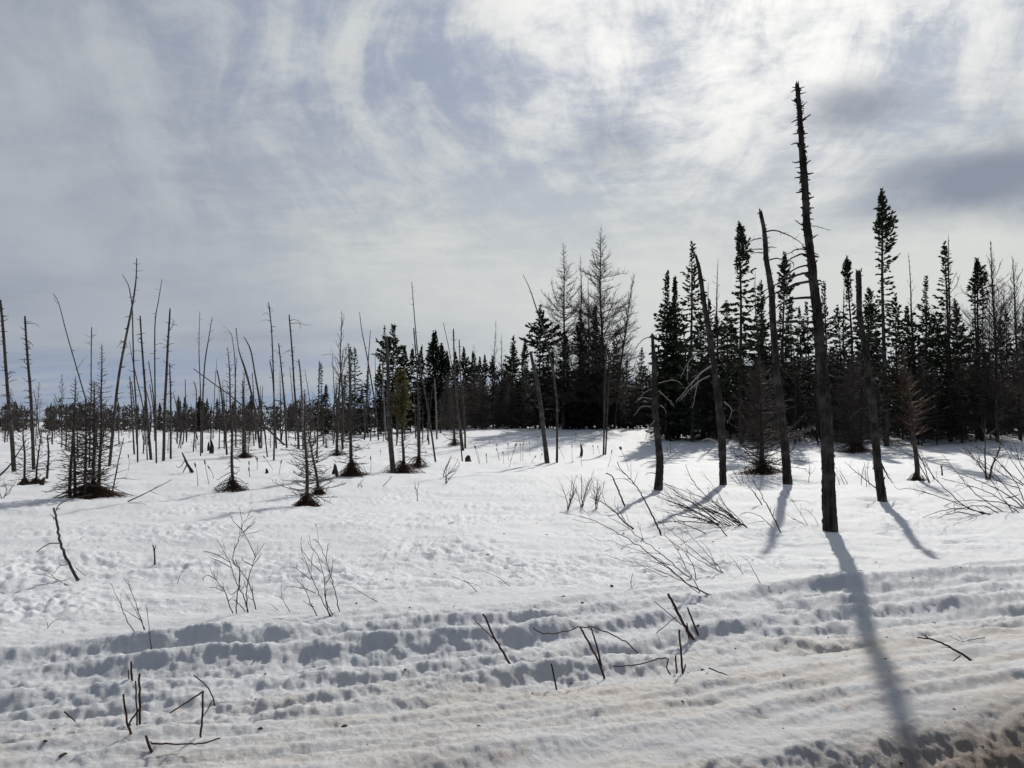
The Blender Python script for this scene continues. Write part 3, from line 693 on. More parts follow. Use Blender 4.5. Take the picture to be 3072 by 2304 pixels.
# ---- poles of the drowned flat on the left (top-down digitised, width at the foot in zoom pixels, optional branches)
POLES = [
 (A, '2,290 20,480 48,860 72,1120 88,1370', 27, 'thick weathered pole', ['25,560 5,565 -5,560', '55,745 70,735 100,748', '60,800 80,790 108,785', '50,885 30,880 5,878', '45,705 20,708 0,700', '62,885 75,880 90,885', '15,343 22,345'], 'pole'),
 (A, '155,395 163,520 172,650 190,860 200,1060 210,1350', 24, 'weathered pole with drooping twig at its tip', ['163,437 200,435 225,440 243,458', '165,545 190,555 208,575', '168,715 145,708 125,700', '165,690 150,670 155,652 165,660', '185,805 160,790 142,775', '190,800 210,790 228,785', '182,860 160,852 140,862'], 'pole'),
 (A, '330,250 365,310 415,500 470,690 545,950 585,1100 612,1220', 12, 'thin pole leaning left with hooked tip', ['362,310 345,300 332,268', '484,715 500,690 545,630'], 'pole'),
 (A, '570,460 567,700 567,900 560,1100 556,1330', 13, 'upright pole with twig cross at the top', ['570,525 590,510 605,498', '565,525 545,515 530,505', '568,553 555,552 545,550'], 'pole'),
 (A, '850,30 848,140 835,250 820,340 780,540 740,760 715,970 695,1180 680,1330', 21, 'tallest pole, leaning right above its crossing neighbour', ['770,550 750,560 730,585', '838,257 848,258'], 'pole'),
 (A, '760,130 790,180 805,220 822,340 828,560 835,760 850,1010 857,1300', 13, 'thin bent-tipped pole crossing behind the tallest pole', ['825,620 800,625 780,636', '828,615 850,605 880,603'], 'pole'),
 (A, '872,390 882,560 900,800 915,1010 940,1285', 20, 'thick blunt-topped pole', [], 'pole'),
 (A, '1008,160 985,300 965,430 963,700 967,1000 973,1308', 13, 'tall thin pole curving right at the tip', ['966,570 1000,560 1035,570'], 'pole'),
 (A, '1058,345 1052,450 1045,560 1035,760 1025,960 1017,1298', 21, 'thick pole with forked side branch near its top', ['1055,480 1075,450 1082,420 1065,405', '1072,445 1090,443 1105,452', '1045,575 1065,562 1083,560', '1038,690 1022,675 1015,662'], 'pole'),
 (A, '1055,685 1062,900 1062,1280', 15, 'short upright pole with hooked twig at the tip', ['1056,705 1075,692 1092,692'], 'pole'),
 (A, '808,765 820,960 835,1248', 14, 'short straight pole', [], 'pole'),
 (A, '925,670 955,900 972,1220', 12, 'medium pole leaning left', [], 'pole'),
 (A, '805,545 820,640 850,780 895,1000 892,1245', 10, 'thin crooked pole', [], 'pole'),
 (A, '1152,785 1155,960 1160,1180', 10, 'small lone upright pole', [], 'pole'),
 (A, '1243,360 1238,600 1248,900 1248,1265', 10, 'very thin straight pole', [], 'pole'),
 (A, '1320,395 1300,520 1275,680 1262,900 1258,1240', 13, 'thin pole leaning right with twigs at the tip', ['1300,548 1315,535 1330,525', '1310,490 1325,480 1335,475'], 'pole'),
 (A, '1205,795 1222,890 1203,1235', 10, 'short crooked pole', [], 'pole'),
 (A, '1350,655 1335,860 1325,1150', 7, 'thin whip-like pole', [], 'pole'),
 (A, '1350,725 1380,900 1412,1255', 15, 'medium pole leaning left', [], 'pole'),
 (A, '1440,500 1460,650 1465,900 1468,1205', 11, 'thin pole with split bent tip', ['1440,502 1420,478 1385,452', '1440,505 1415,492 1388,488'], 'pole'),
 (A, '1470,465 1485,600 1530,750 1580,950 1615,1215', 12, 'thin pole leaning left', [], 'pole'),
 (A, '1520,520 1560,600 1590,760 1620,930 1655,1120', 10, 'thin bent pole leaning left', [], 'pole'),
 (A, '1570,745 1582,950 1590,1160', 9, 'short thin pole', [], 'pole'),
 (A, '1635,822 1628,1000 1625,1215', 10, 'short thin pole', [], 'pole'),
 (A, '1080,875 1105,1000 1102,1190', 9, 'small leaning pole', [], 'pole'),
 (A, '725,820 735,960 740,1180', 9, 'small thin pole', [], 'pole'),
 (A, '210,850 228,960 240,1080 262,1190', 8, 'small leaning pole', [], 'pole'),
 (A, '295,1130 302,1250 292,1400', 17, 'low broken-off stump pole', [], 'pole'),
 (A, '770,1150 735,1300 695,1510', 11, 'bare stick leaning right beside the brushy larch clump', [], 'pole'),
 (A, '1510,790 1512,980 1520,1270', 14, 'medium upright pole in a brown brush skirt', [], 'pole'),
 (A, '915,1140 914,1220 917,1285', 11, 'knee-high broken stub', [], 'pole'),
 (A, '1385,790 1392,960 1395,1215', 9, 'short thin pole', [], 'pole'),
 (A, '1410,860 1408,1180', 8, 'short thin pole', [], 'pole'),
 (B, '220,225 238,400 250,700 255,1000 252,1205', 14, 'tall upright pole with crossed twigs near its tip', ['226,300 200,288 178,300', '228,333 200,332 174,338', '228,310 230,275 228,250'], 'pole'),
 (B, '347,300 365,520 380,760 400,1000 406,1140', 18, 'tall pole with branch arm near its tip', ['353,335 385,330 412,345 420,392', '355,353 410,352 450,362 482,360', '360,515 335,525 305,545'], 'pole'),
 (B, '282,478 300,650 318,850 332,1125', 15, 'upright blunt pole', [], 'pole'),
 (B, '228,585 245,700 258,900 267,1140', 13, 'upright pole close beside a taller one', [], 'pole'),
 (B, '15,380 35,520 80,650 125,830 150,960 165,1130', 11, 'thin pole leaning left', [], 'pole'),
 (B, '65,435 105,520 130,650 165,860 190,1000 212,1180', 10, 'thin bent pole leaning left', [], 'pole'),
 (B, '535,590 530,850 520,1185', 13, 'medium straight pole', [], 'pole'),
 (B, '408,578 420,700 430,900 436,1140', 19, 'pale peeled pole', [], 'pale'),
 (B, '685,520 668,650 655,850 645,1170', 15, 'medium pole crossed by a thin stem', ['655,640 630,570 605,507', '610,545 575,545 548,555'], 'pole'),
 (B, '785,285 800,400 830,550 860,720 885,880 903,1080', 12, 'tall thin pole leaning left', [], 'pole'),
 (B, '853,395 840,580 830,800 815,1080', 12, 'tall thin pole leaning right', [], 'pole'),
 (B, '950,440 963,640 965,850 975,1050 995,1280', 36, 'thickest pole, left of the olive-green tree', ['955,560 930,570 905,575', '975,900 1005,870 1040,860'], 'pole'),
 (B, '1110,95 1130,350 1150,560 1185,750 1220,950 1258,1210', 14, 'very tall whip-like pole leaning over olive-green tree', [], 'pole'),
 (B, '1122,385 1140,600 1150,800 1156,950 1160,1245', 16, 'tall straight pole in brush beside olive-green tree', [], 'pole'),
 (B, '1305,345 1345,530 1380,750 1400,950 1425,1200', 10, 'thin pole leaning left, before the spruce row', [], 'pole'),
 (B, '1370,390 1375,600 1390,830 1415,1020 1430,1145', 17, 'grey upright pole before the spruce row', [], 'pole'),
 (B, '1405,455 1415,700 1435,900 1443,1130', 14, 'grey upright pole, rightmost before spruces', [], 'pole'),
 (B, '925,560 935,800 950,1075', 12, 'pale thin pole', [], 'pale'),
 (B, '882,540 885,800 880,1010', 8, 'thin straight pole', [], 'pole'),
 (B, '1252,700 1262,900 1266,1070', 14, 'short pale blunt pole', [], 'pale'),
 (B, '170,740 172,950 175,1130', 9, 'short thin pole', [], 'pole'),
 (B, '118,665 128,850 142,1075', 10, 'short blunt pole', [], 'pole'),
 (B, '350,620 372,850 388,1080', 9, 'thin leaning pole', [], 'pole'),
 (B, '615,540 628,800 630,1050', 9, 'thin pole', [], 'pole'),
 (B, '800,700 812,900 820,1060', 10, 'short thin pole', [], 'pole'),
 (B, '860,760 835,900 838,1050', 8, 'short thin pole leaning right', [], 'pole'),
 (B, '1010,700 1015,900 1018,1075', 12, 'short pole', [], 'pole'),
 (B, '1215,780 1212,1080', 8, 'short thin pole', [], 'pole'),
 (B, '1180,860 1178,1085', 8, 'short thin pole', [], 'pole'),
 (B, '20,560 10,800 15,1120', 10, 'thin straight pole', [], 'pole'),
 (B, '445,640 470,800 500,1000 512,1110', 9, 'thin leaning pole', [], 'pole'),
 (B, '575,1065 578,1100 580,1132', 14, 'knee-high pale stump pole', [], 'pale'),
 (B, '720,510 730,640 735,760', 8, 'thin broken pole', [], 'pole'),
]
_pl = []
for fr, txt, w, word, brs, mt in POLES:
    px = fr.line(txt)[::-1]
    _pl.append((px, w / fr.k * (0.86 if w < 26 else 0.95), word, [(fr.line(q), max(1.3, w / fr.k * 0.22), rnd.uniform(-.4, .4)) for q in brs], mt))
# scattered further poles of the flat that show only as thin strokes
for i in range(26):
    x = rnd.uniform(250, 1330); yb = rnd.uniform(1312, 1345); h = rnd.uniform(60, 190)
    _pl.append(([(x, yb), (x + rnd.uniform(-9, 9), yb - h * .5), (x + rnd.uniform(-18, 18), yb - h)], rnd.uniform(3, 5), rnd.choice(['distant thin pole', 'distant short pole', 'distant blunt pole']), [], 'pole'))
_pl.sort(key=lambda e: e[0][0][0])
for i, (px, w, word, brs, mt) in enumerate(_pl):
    thin_top = 0.30 if 'thin' in word or 'whip' in word or 'tallest' in word else 0.55
    stub = 34 if w > 5.5 else 12
    far = 'distant' in word
    snag('dead_pole', f'{word}, {nth(i)} pole from left on the flat', 'dead pole', px, [w, w * 0.9, w * 0.75, w * (0.45 + thin_top * .3), w * thin_top], mt, brs,
         'bare dead poles standing on the snowy flat', rings=18 if far else 34, sides=6 if w < 6 else 9, rough=0.08, stubs=8 if far else stub, seed=100 + i, stublen=0.22, jag=0.06 if thin_top > .5 else 0)

# ---- leaning fallen tree and stumps
def fallen(name, label, cat, fr, txt, w, mat='pole', depth=0.0, brs=(), lift=0.0, group=None, seed=1):
    px = fr.line(txt)
    b = ground(*px[0]); Y = b[1]; k = Y / FPX / 2
    P = np.array([at(p[0], p[1], Y + depth * i / (len(px) - 1)) for i, p in enumerate(px)]) - b; P[0] = (0, 0, 0)
    C_ = catmull(P, 6 * len(px)); g = Geo(); w = w / fr.k
    tube(g, C_, np.linspace(w * k, w * k * 0.4, len(C_)), 7, 0.1, seed)
    if not brs: return tag(link(name, g.mesh(name, M[mat]), None, b), label, cat, group)
    root = empty(name, b, label, cat, group); link('stem', g.mesh('stem', M[mat]), root)
    for s, bw in brs:
        q = fr.line(s); Q = np.array([at(p[0], p[1], Y) for p in q]) - b; g = Geo()
        Q = catmull(Q, 4 * len(q)); tube(g, Q, np.linspace(bw / fr.k * k, bw / fr.k * k * 0.4, len(Q)), 5, 0.08, seed)
        link('branch', g.mesh('branch', M[mat]), root)
    return root
fallen('leaning_tree', 'long thin dead tree leaning low to the left across the pole flat', 'dead tree', NAT, '854,1335 797,1282 748,1236 694,1189 641,1151 580,1106', 6, seed=3)
def stump(label, px, w, h, seed, mat='snag', group=None, jag=0.5):
    b = ground(*px); k = b[1] / FPX; rs = np.random.RandomState(seed); r = w / 2 * k; H = h * k
    P = np.array([[0, 0, -0.2], [0, 0, 0], [0.02 * rs.normal(), 0, H * .5], [0.05 * rs.normal(), 0, H]]); C_ = catmull(P, 14)
    g = Geo(); tube(g, C_, np.interp(np.linspace(0, 1, 14), [0, .3, .7, 1], [r * 1.15, r, r * .8, r * .45]), 12, 0.22, seed, True, H * jag * 0.5)
    return tag(link('stump', g.mesh('stump', M[mat]), None, b), label, 'stump', group)
stump('taller dark pointed stump of two side by side among far poles', A((1315, 1242)), 13, 36, 1)
stump('shorter dark stump touching the taller pointed one among far poles', A((1297, 1232)), 8, 24, 2)
stump('square-topped grey stump left of the skirted larch', B((627, 1296)), 14, 26, 3)
stump('small stump leaning on the square-topped one', B((643, 1320)), 9, 17, 4)
stump('tiny dark stump poking from snow left of the front larches', B((208, 1290)), 11, 13, 5)
stump('low dark stump wedge by the right-hand grey pole', B((1460, 1205)), 20, 17, 6)
stump('thin upright grey stub among the cattails', C((920, 1503)), 8, 36, 7, jag=.15)
stump('rounded dark stump at the foot of the left brush', A((262, 1440)), 14, 22, 8)
fallen('broken_log', 'broken leaning log with splintered foot near the left cattails', 'log', A, '1198,1376 1165,1310 1133,1240', 20, 'snag', brs=[('1165,1310 1145,1350 1130,1378', 9), ('1160,1300 1180,1340 1175,1378', 8), ('1150,1290 1120,1330 1095,1325', 6)], seed=5)
fallen('fallen_branch', 'thin fallen branch lying on snow right of the brushy larch clump', 'branch', A, '795,1545 880,1505 960,1465 1070,1408', 8, 'greytwig', brs=[('930,1475 960,1490 990,1500', 4), ('960,1462 990,1440 1000,1430', 3)], seed=6)
fallen('leaning_branch', 'dark branch slanting up from the left edge of the photo', 'branch', A, '0,1390 60,1320 120,1230 160,1160', 11, 'snag', seed=7)

# ---- spruces
def prof_club(H, top=0.9, wide=1.9):
    # dense tapering tip, thinner neck, boughs broadening downward
    def f(h):
        c = top * min(1.0, (1 - h) / 0.13) ** 0.85
        lo = 0.55 + (wide - 0.55) * min(1, max(0, 0.86 - h) / 0.5)
        w_ = min(1, max(0, (h - 0.74) / 0.10))
        return c * w_ + lo * (1 - w_)
    return f
def dens_club(h): return 0.9 + 1.2 * min(1, max(0, (h - 0.74) / 0.12))
def prof_cone(wide, p=0.75): return lambda h: 0.10 + wide * min(1, (1 - h) / 0.75) ** p
SPR = [  # frame, tip pixel, distance, kind, width, label
 (E, (588, 40), 44, 'club', 1.6, 'tallest spruce with club-shaped tip right of the tallest snag'),
 (E, (370, 540), 47, 'club', 1.2, 'spruce with small club tip just left of the fork-topped snag'),
 (E, (186, 725), 52, 'cone', 1.4, 'shorter pointed spruce directly right of the tallest snag'),
 (E, (910, 690), 50, 'cone', 1.5, 'medium pointed spruce between two taller ones on the far right'),
 (E, (1066, 435), 46, 'cone', 1.7, 'tall spruce tangled with a bare crown behind its tip'),
 (E, (1300, 550), 48, 'club', 1.5, 'tall thin-topped spruce second from the right edge'),
 (E, (480, 760), 54, 'cone', 1.5, 'spruce mostly hidden behind the fork-topped snag'),
 (E, (700, 820), 52, 'cone', 1.6, 'low spruce at the foot of the tallest spruce'),
 (Dd, (232, 648), 50, 'dense', 1.5, 'left spruce of a tight dark trio'),
 (Dd, (285, 685), 52, 'dense', 1.3, 'middle spruce of a tight dark trio'),
 (Dd, (312, 695), 51, 'dense', 1.6, 'right spruce of a tight dark trio'),
 (Dd, (418, 432), 48, 'cone', 1.7, 'tall layered spruce right of the dark trio'),
 (Dd, (775, 278), 46, 'club', 1.6, 'tall club-tipped spruce between the leaning snag and the snapped snag'),
 (Dd, (1088, 515), 47, 'club', 1.2, 'club-tipped spruce behind the boughs of the tallest snag'),
 (Dd, (950, 724), 52, 'cone', 1.4, 'slim spruce just left of the snapped snag'),
 (Dd, (1150, 870), 50, 'cone', 1.4, 'low spruce behind the boughs of the tallest snag'),
 (Dd, (700, 872), 50, 'cone', 1.5, 'low spruce left of the tall club-tipped spruce'),
 (Dd, (640, 960), 56, 'cone', 1.5, 'low dark spruce behind the thin bare larch'),
 (Dd, (545, 850), 54, 'cone', 1.5, 'low spruce behind the leaning snag'),
 (C, (660, 602), 66, 'bushy', 1.9, 'bushy layered spruce behind the slender bent pole'),
 (C, (910, 602), 68, 'dense', 1.2, 'dark spruce between the two tall larches, left one'),
 (C, (1012, 582), 68, 'dense', 1.3, 'dark spruce against the trunk of the tallest larch'),
 (C, (830, 760), 67, 'dense', 1.7, 'dark spruce at the foot of the left tall larch'),
 (C, (1150, 740), 70, 'sparse', 1.6, 'sparse spruce just right of the tallest larch'),
 (C, (1195, 912), 72, 'sparse', 1.3, 'small sparse spruce right of the tallest larch'),
 (C, (1282, 852), 70, 'sparse', 1.3, 'thin open spruce left of the stout curved snag'),
 (C, (930, 830), 66, 'dense', 1.5, 'low dark spruce in the middle of the larch stand'),
 (C, (1060, 830), 67, 'dense', 1.5, 'low dark spruce below the tallest larch'),
 (C, (745, 860), 69, 'dense', 1.4, 'low dark spruce left of the left tall larch'),
 (C, (568, 808), 76, 'dense', 1.4, 'dark spruce above the short leaning trunk'),
 (C, (495, 826), 80, 'dense', 1.5, 'dark spruce beside the small bare larches'),
 (C, (370, 892), 84, 'dense', 1.4, None), (C, (318, 882), 84, 'dense', 1.1, None), (C, (290, 902), 86, 'dense', 1.1, None), (C, (245, 872), 84, 'dense', 1.3, None),
 (C, (190, 842), 84, 'dense', 1.3, None), (C, (135, 860), 85, 'dense', 1.1, None), (C, (84, 868), 86, 'dense', 1.1, None), (C, (48, 820), 84, 'dense', 1.2, None), (C, (14, 742), 82, 'dense', 1.3, None),
 (B, (1295, 490), 84, 'dense', 1.5, None), (B, (1258, 412), 82, 'club', 1.5, 'club-tipped spruce, tallest of the far right spruce row'), (B, (1212, 545), 86, 'cone', 1.2, None), (B, (1170, 502), 84, 'dense', 1.2, None), (B, (1105, 516), 85, 'club', 1.3, None),
 (B, (1066, 505), 84, 'dense', 1.4, None), (B, (990, 370), 80, 'bushy', 1.7, 'large full spruce, tallest of the far row, behind the thickest pole'), (B, (924, 380), 82, 'sparse', 0.8, 'thin half-dead spruce beside the large full one'), (B, (910, 612), 86, 'dense', 1.4, None),
 (B, (838, 650), 90, 'cone', 1.2, None), (B, (762, 512), 88, 'sparse', 1.1, 'right one of two twin open spruces over the flat'), (B, (738, 515), 89, 'sparse', 1.0, 'left one of two twin open spruces over the flat'), (B, (693, 680), 95, 'cone', 1.2, None), (B, (556, 612), 92, 'sparse', 1.1, 'lone open-topped spruce standing apart at the left of the row'),
 (B, (575, 740), 95, 'dense', 1.5, None), (B, (655, 800), 98, 'dense', 1.3, None), (B, (1330, 570), 88, 'cone', 1.2, None), (B, (1020, 640), 88, 'dense', 1.6, None), (B, (800, 760), 92, 'dense', 1.5, None), (B, (730, 780), 92, 'dense', 1.5, None), (B, (950, 720), 88, 'dense', 1.6, None),
 (E, (1480, 1000), 58, 'cone', 1.7, 'low dark spruce near the right edge below the bare crowns'), (E, (1620, 1030), 58, 'cone', 1.8, 'low dark spruce cut by the right edge of the photo'), (E, (1180, 900), 56, 'cone', 1.5, 'low spruce left of the thin-topped spruce'), (E, (300, 900), 58, 'cone', 1.7, 'low spruce behind the tallest snag on its right'),
 (E, (820, 960), 58, 'cone', 1.7, 'low dark spruce below the thin bare birch'), (E, (1000, 980), 60, 'cone', 1.7, 'low dark spruce in the gap of the right-hand forest'),
]
for i in range(16):  # small spruces in the distant treeline
    SPR.append((A, (rnd.uniform(1070, 1640), rnd.uniform(880, 930)), rnd.uniform(150, 175), 'dense', rnd.uniform(1.0, 1.5), ''))
for i in range(7):
    SPR.append((A, (rnd.uniform(100, 1000), rnd.uniform(922, 940)), rnd.uniform(160, 175), 'dense', rnd.uniform(1.0, 1.4), ''))
shared = {}
rank = {id(e): n for n, e in enumerate(sorted([e for e in SPR if e[5] is None], key=lambda e: e[0](e[1])[0]))}
for n, e in enumerate(SPR):
    fr, tipz, Y, kind, wd, lab = e
    px = fr(tipz); tip = at(px[0], px[1], Y); X = tip[0]; H = tip[2] - hz(X, Y)
    if lab is None: lab = f'narrow dark spruce, {nth(rank[id(e)])} plain one from left in the far row'
    grp = 'spruces of the forest edge'
    if lab == '': lab = 'tiny dark spruce tip in the distant treeline on the left'; grp = 'tiny spruces of the distant treeline'; name = 'distant_spruce'
    else: name = 'spruce_tree'
    lod = 1.0 if Y < 75 else 0.75
    if kind == 'club': args = dict(prof=prof_club(H, 0.72 if Y < 60 else .6, wd), dens=dens_club, crown0=0.16)
    elif kind == 'cone': args = dict(prof=prof_cone(wd, 0.7), dens=lambda h: 1.1, crown0=0.10)
    elif kind == 'dense': args = dict(prof=prof_cone(wd, 0.8), dens=lambda h: 1.55, crown0=0.05)
    elif kind == 'bushy': args = dict(prof=(lambda w_: lambda h: 0.3 + w_ * min(1, (1 - h) / 0.25) ** 0.7 * (0.75 + 0.25 * math.sin(h * 19)))(wd), dens=lambda h: 1.25, crown0=0.10)
    else: args = dict(prof=prof_cone(wd, 0.8), dens=lambda h: 0.65, crown0=0.10)
    if Y > 79 and kind in ('dense', 'cone'):
        key = (kind, n % 4)
        if key not in shared: shared[key] = (spruce('spruce', 10.0, args['prof'], 300 + n, args['dens'], 0.06, tuft=0.36), 10.0)
        (tr, cr), h0 = shared[key]; s = H / h0
        tree_at(name, tr, cr, X, Y, lab, 'spruce', grp, (s * wd / 1.3 * 1.05 / max(s, .6) ** .3, s * wd / 1.3, s), rnd.uniform(0, 6.28))
    else:
        tr, cr = spruce('spruce', H, args['prof'], 300 + n, args['dens'], args['crown0'], lean=rnd.uniform(-.3, .3), tuft=0.34 if Y > 60 else 0.30)
        tree_at(name, tr, cr, X, Y, lab, 'spruce', grp)

# ---- tall bare larches and bare crowns
def larch_prof(w, p=0.8, lo=0.15): return lambda h: w * (min(1, (1 - h) / 0.62) ** p) * (0.35 + 0.65 * min(1, max(0, (h - 0.02)) / lo)) + 0.05
LAR = [
 (C, (810, 175), 66, 2.9, 230, 'left tall bare larch with feathery pointed crown', .0155),
 (C, (1056, 68), 64, 3.5, 230, 'tallest bare larch, right of the pair with feathery crowns', .0155),
 (C, (908, 250), 68, 1.6, 90, 'slim bare larch between the two tall feathery larches', .016),
 (C, (966, 392), 67, 1.5, 80, 'shorter bare larch leaning on the tallest larch', .016),
 (C, (426, 745), 82, 1.6, 60, 'small bare larch rising over the far spruce row, left one', .0135),
 (C, (506, 762), 82, 1.4, 60, 'small bare larch rising over the far spruce row, right one', .0135),
 (C, (245, 845), 85, 1.5, 50, 'small rounded bare crown over the far spruce row', .0135),
 (Dd, (602, 525), 50, 1.3, 70, 'thin pale bare larch right of the leaning snag', .012),
 (E, (820, 482), 50, 1.6, 55, 'thin bare birch-like tree right of the tallest spruce', .012),
 (E, (1085, 345), 52, 2.4, 60, 'bare wide-branched tree behind the tall tangled spruce', .013),
 (E, (1412, 392), 45, 3.0, 130, 'tall bare tree with upswept crown near the right edge', .013),
 (E, (1582, 505), 47, 2.6, 100, 'bare tree at the right edge with fine crown', .013),
 (E, (1270, 520), 49, 1.6, 60, 'bare crown left of the tall upswept one near the right edge', .012),
 (E, (1655, 735), 46, 1.6, 60, 'bare tree half cut by the right edge', .012),
 (Dd, (912, 620), 49, 1.2, 50, 'very thin bare larch left of the snapped snag', .012),
 (Dd, (540, 700), 53, 1.0, 40, 'thin bare stem behind the leaning snag', .012),
 (E, (305, 670), 52, 1.3, 45, 'thin bare tree left of the fork-topped snag', .012),
 (B, (692, 270), 46, 1.5, 50, 'bare birch-like sapling top rising over the pole flat', .014),
]
for n, (fr, tz, Y, wd, nb, lab, twr) in enumerate(LAR):
    px = fr(tz); tip = at(px[0], px[1], Y); H = tip[2] - hz(tip[0], Y)
    up_ = 0.75 if 'upswept' in lab or 'wide-branched' in lab or 'birch' in lab or 'edge' in lab else 0.42
    tr, cr = bare_tree('larch', H, H * 0.0085, larch_prof(wd), nb, 500 + n, twr=twr, rise=0.26 if 'feathery' in lab and wd > 2 else up_, crown0=0.10, dens=1.5 if Y > 60 else 1.0, lean=(rnd.uniform(-.3, .3), 0))
    tree_at('bare_tree' if up_ > .5 else 'larch_tree', tr, cr, tip[0], Y, lab, 'tree' if up_ > .5 else 'larch', 'bare trees of the forest edge', crown_name='branches')
# broad right-hand boughs of the tallest larch
def side_boughs():
    rs = np.random.RandomState(9)
    px = C((1095, 1000)); Y = 64
    tr, cr = bare_tree('larch', 14.5, 0.11, lambda h: 2.1 * min(1, (1 - h) / .5) ** .6 + .05, 90, 77, twr=.012, rise=0.75, crown0=.35, lean=(2.0, 0))
    q = at(*C((1120, 1300)), Y)
    tree_at('larch_tree', tr, cr, q[0] + .3, Y + 1.5, 'broad fan of upswept boughs on the right side of the tallest larch', 'larch', 'bare trees of the forest edge', crown_name='branches')
side_boughs()

# ---- young larches with brushy skirts on the flat
def skirt_mesh(r, h, seed, n=150):
    rs = np.random.RandomState(seed); g = Geo()
    for _ in range(n):
        a = rs.uniform(0, 6.28); rr = r * (0.8 + .35 * math.sin(2 * a + seed)) * rs.uniform(0.25, 1.0) ** 1.3 * 1.6; z0 = h * rs.uniform(0.12, 1.0) ** 1.6
        p0 = np.array([0.04 * rs.normal(), 0.04 * rs.normal(), z0]); p2 = np.array([math.cos(a) * rr, math.sin(a) * rr * .8, -0.03 + 0.04 * rs.rand()])
        m = (p0 + p2) / 2 + [0, 0, h * rs.uniform(0.0, 0.28)] + rs.normal(size=3) * 0.03
        g.path(catmull([p0, m, p2], 5), 0.009, 0.004)
    for _ in range(n // 3):
        a = rs.uniform(0, 6.28); rr = r * rs.uniform(0.2, 1.0); p = np.array([math.cos(a) * rr, math.sin(a) * rr * .8, -.03])
        g.path(jitter_path(p, (math.cos(a) * .5, math.sin(a) * .5, 1), h * rs.uniform(.15, .6), 3, .35, rs=rs), .006, .003)
    n = n // 2
    a = rs.uniform(0, 6.28, n); rr = r * np.sqrt(rs.uniform(0, 1, n)); b = np.stack([np.cos(a) * rr, np.sin(a) * rr * .8, rs.uniform(0, .5, n) * h * (1.05 - rr / r)], 1)
    g.leaves(b, b + rs.normal(size=b.shape) * [[.06, .06, .06]], 0 * a + 0.012)
    return g.mesh('skirt', M['fern'], False)
def young(name, label, base_px, top_px, w, crown_w, seed, skirt=None, crown0=0.06, nb=80, group='young bare larches on the snowy flat', droop=0.25, twr=0.0085, dens=1.25, mat='larchbark', tmat='larch', extra=()):
    b = ground(*base_px); Y = b[1]; t = at(top_px[0], top_px[1], Y); H = t[2] - b[2]; k = Y / FPX
    cw = crown_w * k / 2
    nb = int(nb * 1.45)
    tr, cr = bare_tree('young', H, w * k / 2, lambda h: cw * 1.15 * (min(1, (1 - h) / 0.8) ** 0.75) * (0.7 + .3 * min(1, h / .2)) + .03, nb, seed, mat, tmat, twr, 0.28, dens, crown0, (t[0] - b[0], 0), True, droop)
    root = empty(name, b, label, 'larch', group)
    link('trunk', tr, root); link('branches', cr, root)
    for j, (bx, tx) in enumerate(extra):
        yy = Y + 0.2 * (j % 2 * 2 - 1); bb = at(bx[0], bx[1], yy); q = at(tx[0], tx[1], bb[1]); hh_ = q[2] - b[2]
        tr, cr = bare_tree('young', hh_, w * k / 2 * .75, lambda h: cw * .7 * (min(1, (1 - h) / 0.8) ** 0.75) + .03, int(nb * .7), seed + 31 * (j + 1), mat, tmat, twr, 0.25, dens, crown0, (q[0] - bb[0], 0), True, droop)
        for nm, me in (('trunk', tr), ('branches', cr)):
            o = link(nm, me, root); o.location = (bb[0] - b[0], bb[1] - b[1], 0)
    if skirt:
        o = link('skirt', skirt_mesh(skirt[0] * k / 2, skirt[1] * k, seed + 5, skirt[2] if len(skirt) > 2 else 150), root)
    PITS.append((b[0], b[1], 0.3, 0.3, 0.05))
    return root
young('young_larch', 'large brushy clump of young larches with dark brown skirt, at front left', A((580, 1515)), A((592, 800)), 11, 165, 21, (135, 48, 420), nb=115, dens=1.2, droop=.3,
      extra=[(A((530, 1500)), A((527, 905))), (A((620, 1480)), A((632, 560))), (A((440, 1432)), A((478, 765))), (A((470, 1420)), A((455, 930)))])
young('young_larch', 'thin young larch with drooping twigs low down, right of the brushy clump', A((1448, 1476)), A((1415, 582)), 8.5, 90, 22, (85, 45), nb=50, droop=.5)
young('young_larch', 'front young larch with skirt and many fine horizontal twigs', B((458, 1472)), B((440, 760)), 10, 150, 23, (72, 38, 200), nb=95, dens=1.1, droop=.25)
young('young_larch', 'leaning young larch close behind the front one', B((530, 1402)), B((462, 1010)), 9, 110, 24, (50, 18), nb=55, droop=.3)
young('young_larch', 'young larch with wide cone-shaped dark skirt in the middle of the flat', B((738, 1312)), B((708, 470)), 10, 130, 25, (98, 48, 260), nb=90, droop=.35)
young('young_larch', 'twiggy young larch with cone skirt before the dark thicket', B((1376, 1108)), B((1345, 780)), 8, 80, 26, (42, 20), nb=80, droop=.1)
young('young_larch', 'twiggy tree with brush skirt rising beside the tall straight pole', B((1150, 1246)), B((1150, 760)), 7, 75, 27, (62, 38), nb=50, droop=.3)
young('young_larch', 'small larch with low brown skirt left of the thick pole stand', B((645, 1172)), B((640, 700)), 8, 85, 28, (48, 18), nb=60, droop=.2)
young('young_larch', 'low skirted larch far left of the pole flat middle', B((72, 1182)), B((62, 640)), 7, 75, 29, (52, 16), nb=55, droop=.2)
young('young_larch', 'low skirted larch left of the long leaning dead tree', A((1520, 1272)), A((1508, 880)), 7, 80, 30, (50, 18), nb=55, droop=.2)
young('young_larch', 'twiggy larch sapling at far left beside the weathered poles', A((152, 1432)), A((135, 965)), 6, 85, 31, (40, 20), nb=55, droop=.2)
young('young_larch', 'slim sapling directly right of the weathered pole with drooping twig', A((225, 1425)), A((262, 1080)), 5, 50, 32, (50, 18), nb=35, droop=.2)
